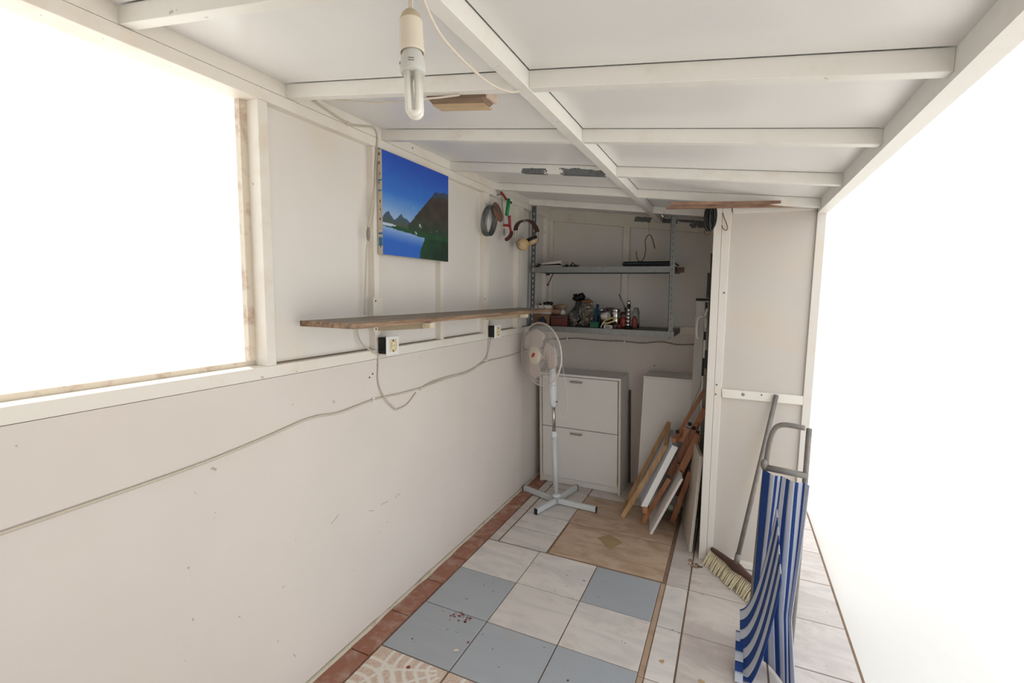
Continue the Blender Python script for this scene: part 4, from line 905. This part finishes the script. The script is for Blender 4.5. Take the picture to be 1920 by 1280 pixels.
for (z, s) in ((.885, .010), (.885, -.006), (.765, .012)):
    q = pp(z)+Vector((.34, -.94, 0))*.029+Vector((.94, .34, 0))*s; MB().lathe(q, [(.0035, 0), (.003, .003)], 8, (.34, -.94, 0)).build('button', M_handle, cb_)
MB().lathe(pp(.765)+Vector((.024, 0, 0)), [(.005, 0), (.006, .006)], 10, (1, 0, 0)).build('lock_knob', M_black, cb_)
RC = Vector((-1.222, 3.150, 1.112))
MB().lathe(RC-aX*.030, [(.050, 0), (.056, -.02), (.055, -.06), (.045, -.095), (.020, -.112)], 26, aX).build('motor_housing', M_fanblue, fan)
MB().tube([tp-Vector((0, 0, .05)), RC-aX*.085+Vector((0, 0, -.02))], .020, 14).build('neck', M_fanblue, fan)
au = aX.cross(Vector((0, 0, 1))).normalized(); av = au.cross(aX).normalized()
def ringpt(r, a, h): return RC+au*(r*cos(a))+av*(r*sin(a))+aX*h
def dome(r, R=.222, H=.052): return H*(1-(r/R)**2.6)
def guard(sign, rin, nspoke, name, mat, H):
    g = MB()
    for k in range(nspoke):
        a = 2*pi*k/nspoke; pts = []
        for i in range(9):
            r = rin+(.222-rin)*i/8; tw = .35*(1-(r/.222)) if sign > 0 else 0
            pts.append(ringpt(r, a+tw, sign*dome(r, H=H)+sign*.006))
        g.tube(pts, .00095, 3, caps=False)
    for r in (rin, .105, .150, .190):
        g.tube([ringpt(r, 2*pi*k/40, sign*dome(r, H=H)+sign*.006) for k in range(40)], .0012, 4, closed=True)
    return g.build(name, mat, fan)
gf = guard(1, .060, 84, 'front_guard', M_fan, .052); guard(-1, .050, 60, 'rear_guard', M_fan, .058)
MB().tube([ringpt(.223, 2*pi*k/64, 0) for k in range(64)], .0058, 8, closed=True).build('guard_rim', M_fan, fan)
for a in (.75, -.45): MB().blob(ringpt(.229, a, 0), .007, .007, .009, 8, 6).build('rim_clip', M_fan, fan)
hub = MB().lathe(RC+aX*.050, [(.066, 0), (.066, .004), (.058, .010), (.030, .014), (.002, .015)], 32, aX, cap=False).build('centre_disc', M_lampw, fan, label='cream centre disc with red oval badge')
P = []
for k in range(24):
    a = 2*pi*k/24; x = .022*cos(a); y = .0125*sin(a); c_, s_ = cos(.75), sin(.75)
    P.append((x*c_-y*s_, x*s_+y*c_))
fr = MB(); n = 24
V = [RC+aX*.0645+au*-x+av*y for x, y in P]+[RC+aX*.0665+au*-x+av*y for x, y in P]
fr.add(V, [tuple(range(n-1, -1, -1)), tuple(range(n, 2*n))]+[(k, (k+1) % n, n+(k+1) % n, n+k) for k in range(n)]).build('badge', M_red, hub)
for t in (-.010, -.002, .006):
    pts = [RC+aX*.0668+au*-(t*cos(.75)-(.004*cos(b))*sin(.75)+.0028*sin(b)*cos(.75))+av*(t*sin(.75)+.004*cos(b)*cos(.75)+.0028*sin(b)*sin(.75)) for b in [pi*2*i/9*.8 for i in range(9)]]
    MB().tube(pts, .0007, 4).build('badge_letter', plain('badge_pink', (226, 140, 130), .5), hub)
MB().lathe(RC+aX*-.012, [(.040, 0), (.042, .010), (.040, .035), (.030, .045)], 24, aX).build('rotor_hub', M_fan, fan)
for b in range(3):
    a0 = radians(60+120*b); P = []; F = []; nr, na = 12, 10
    for i in range(nr+1):
        t = i/nr; r = .030+.158*t; half = radians(10)+radians(36)*sin(pi*min(1, t*.62+.06))
        rr2 = r
        for j in range(na+1):
            s = -1+2*j/na
            edge = 1-abs(s)**3*.16*t; ang = a0+s*half*(1-.25*(t > .85)*(t-.85)/.15)
            P.append(ringpt(rr2*edge, ang, .012-.026*s*(.35+.65*t)))
    for i in range(nr):
        for j in range(na): q = i*(na+1)+j; F.append((q, q+1, q+na+2, q+na+1))
    o = MB().add(P, F, True).build('blade', M_fan, fan); so_ = o.modifiers.new('thick', 'SOLIDIFY'); so_.thickness = .002
MB().tube(smooth([RC-aX*.09+Vector((.03, 0, -.01)), (-1.098, 3.23, 1.09), (-1.075, 3.24, .97), (-1.055, 3.25, .86), (-1.045, 3.25, .76), (-1.050, 3.25, .69), (-1.070, 3.25, .645), (-1.098, 3.25, .67), (-1.112, 3.25, .74), (-1.120, 3.245, .80)]), .0019, 6).build('cord', M_fan, fan)

# ================================================================== BROOM
bm = thing('broom', (.06, 2.77, 0), 'broom with brown head and cream bristles leaning by the striped cloth', 'broom')
H0, H1 = Vector((-.035, 2.905, .085)), Vector((.215, 2.600, .085)); hd_ = (H1-H0).normalized(); hn = Vector((-hd_.y, hd_.x, 0))
if hn.y > 0: hn = -hn
P = []; F = []; n = 14
for i in range(n+1):
    t = i/n; c = H0+(H1-H0)*t+Vector((0, 0, -.004+.006*sin(pi*t))); w = .024*(1-abs(2*t-1)**4*.5)+.008*math.exp(-((t-.5)/.10)**2); hh = .012+.012*math.exp(-((t-.5)/.13)**2)
    for k in range(8):
        a = 2*pi*k/8; P.append(c+hn*(w*cos(a))+Vector((0, 0, hh*sin(a))))
for i in range(n):
    for k in range(8): F.append((i*8+k, i*8+(k+1) % 8, i*8+8+(k+1) % 8, i*8+8+k))
F += [tuple(range(7, -1, -1)), tuple(n*8+k for k in range(8))]
MB().add(P, F, True).build('head', M_broom, bm)
br_ = MB()
for i in range(34):
    for j in range(6):
        t = (i+.5)/34; u_ = (j-2.5)/2.5; c = H0+(H1-H0)*t+hn*(u_*.016)+Vector((0, 0, -.008))
        e = H0+(H1-H0)*(t+random.uniform(-.022, .022))+hn*(u_*.030+.034+random.uniform(-.010, .010)); e.z = random.uniform(.001, .006)
        mid = (c+e)/2+hn*.004
        br_.tube([c, mid, e], .003, 4, caps=True, rr=[.0024, .0040, .0030])
br_.build('bristles', M_bristle, bm, kind='stuff')
hb = (H0+H1)/2+Vector((0, 0, .018)); ht = Vector((.235, 2.90, 1.02))
MB().tube([hb, hb+(ht-hb)*.06], .0150, 12).build('ferrule', M_pole, bm)
MB().tube([hb+(ht-hb)*.03, ht], .0118, 12).build('handle', M_pole, bm)

# ================================================================== STRIPED FOLDING CHAIR CLOTH
ch = thing('folded_beach_chair', (.20, 2.3, 0), 'folded beach lounger with blue and white striped canvas on a grey tube frame, right edge', 'folding chair')
def strip_sheet(edge, name, widths, par, mats=(M_stripeb, M_stripew), thick=.003):
    """edge(s, t): point on the cloth, s across 0..1, t along; one mesh for each stripe"""
    pos_ = 0; tot = sum(widths)
    for i, w in enumerate(widths):
        s0, s1 = pos_/tot, (pos_+w)/tot; pos_ += w; P = []; F = []; nt, ns = 40, 4
        for a in range(nt+1):
            for b in range(ns+1): P.append(edge(s0+(s1-s0)*b/ns, a/nt))
        for a in range(nt):
            for b in range(ns): q = a*(ns+1)+b; F.append((q, q+1, q+ns+2, q+ns+1))
        o = MB().add(P, F, True).build(name, mats[i % 2], par); m_ = o.modifiers.new('thick', 'SOLIDIFY'); m_.thickness = thick
def drape(s, t):
    # from the top rail down: hangs, then swings out towards the viewer and turns sideways
    z = .79-.78*t
    x = .158+.16*s+.010*sin(9*s+2.2*t)*(.3+t)
    y = 2.30-.10*s+.012*sin(14*s+1.5)
    x -= .022*t; y -= .02*t
    k = max(0, (t-.74)/.26)
    y -= .20*k*s; x += .02*k*s
    return Vector((x, y, z))
strip_sheet(drape, 'cloth_stripe', [1.3, .9, .55, .75, .5, .8, .55, .8, .5, .8, .55, .8], ch)
def swag(s, t):
    # lower fold: stripes bend forward and run nearly level
    a = t*pi*.5
    x = .100+.11*t+.012*s
    y = 2.245-.30*s*.75-.02*t
    z = .165-.20*s+.50*t**2.4+.02*sin(3*t)
    return Vector((x, y, max(z, .012)))
strip_sheet(swag, 'fold_stripe', [.16, 1, 1, 1, 1, 1, 1, 1, .8], ch)
def small(s, t): return Vector((.088+.030*t, 2.19-.05*s-.14*s, .100-.092*s))
strip_sheet(small, 'flap_stripe', [.1, 1, 1, 1, 1, 1], ch)
MB().tube(smooth([(.150, 2.34, .015), (.158, 2.34, .40), (.168, 2.33, .80), (.182, 2.32, .95), (.215, 2.31, 1.0), (.30, 2.30, 1.0)]), .011, 12).build('frame_tube', M_pole, ch)
MB().tube(smooth([(.31, 2.30, .015), (.315, 2.30, .50), (.315, 2.30, 1.0)]), .011, 12).build('frame_tube', M_pole, ch)
MB().tube([(.155, 2.325, .800), (.320, 2.29, .800)], .014, 12).build('top_rail', M_pole, ch)
MB().blob((.160, 2.318, .815), .014, .016, .024, 10, 8).build('joint', M_pole, ch)
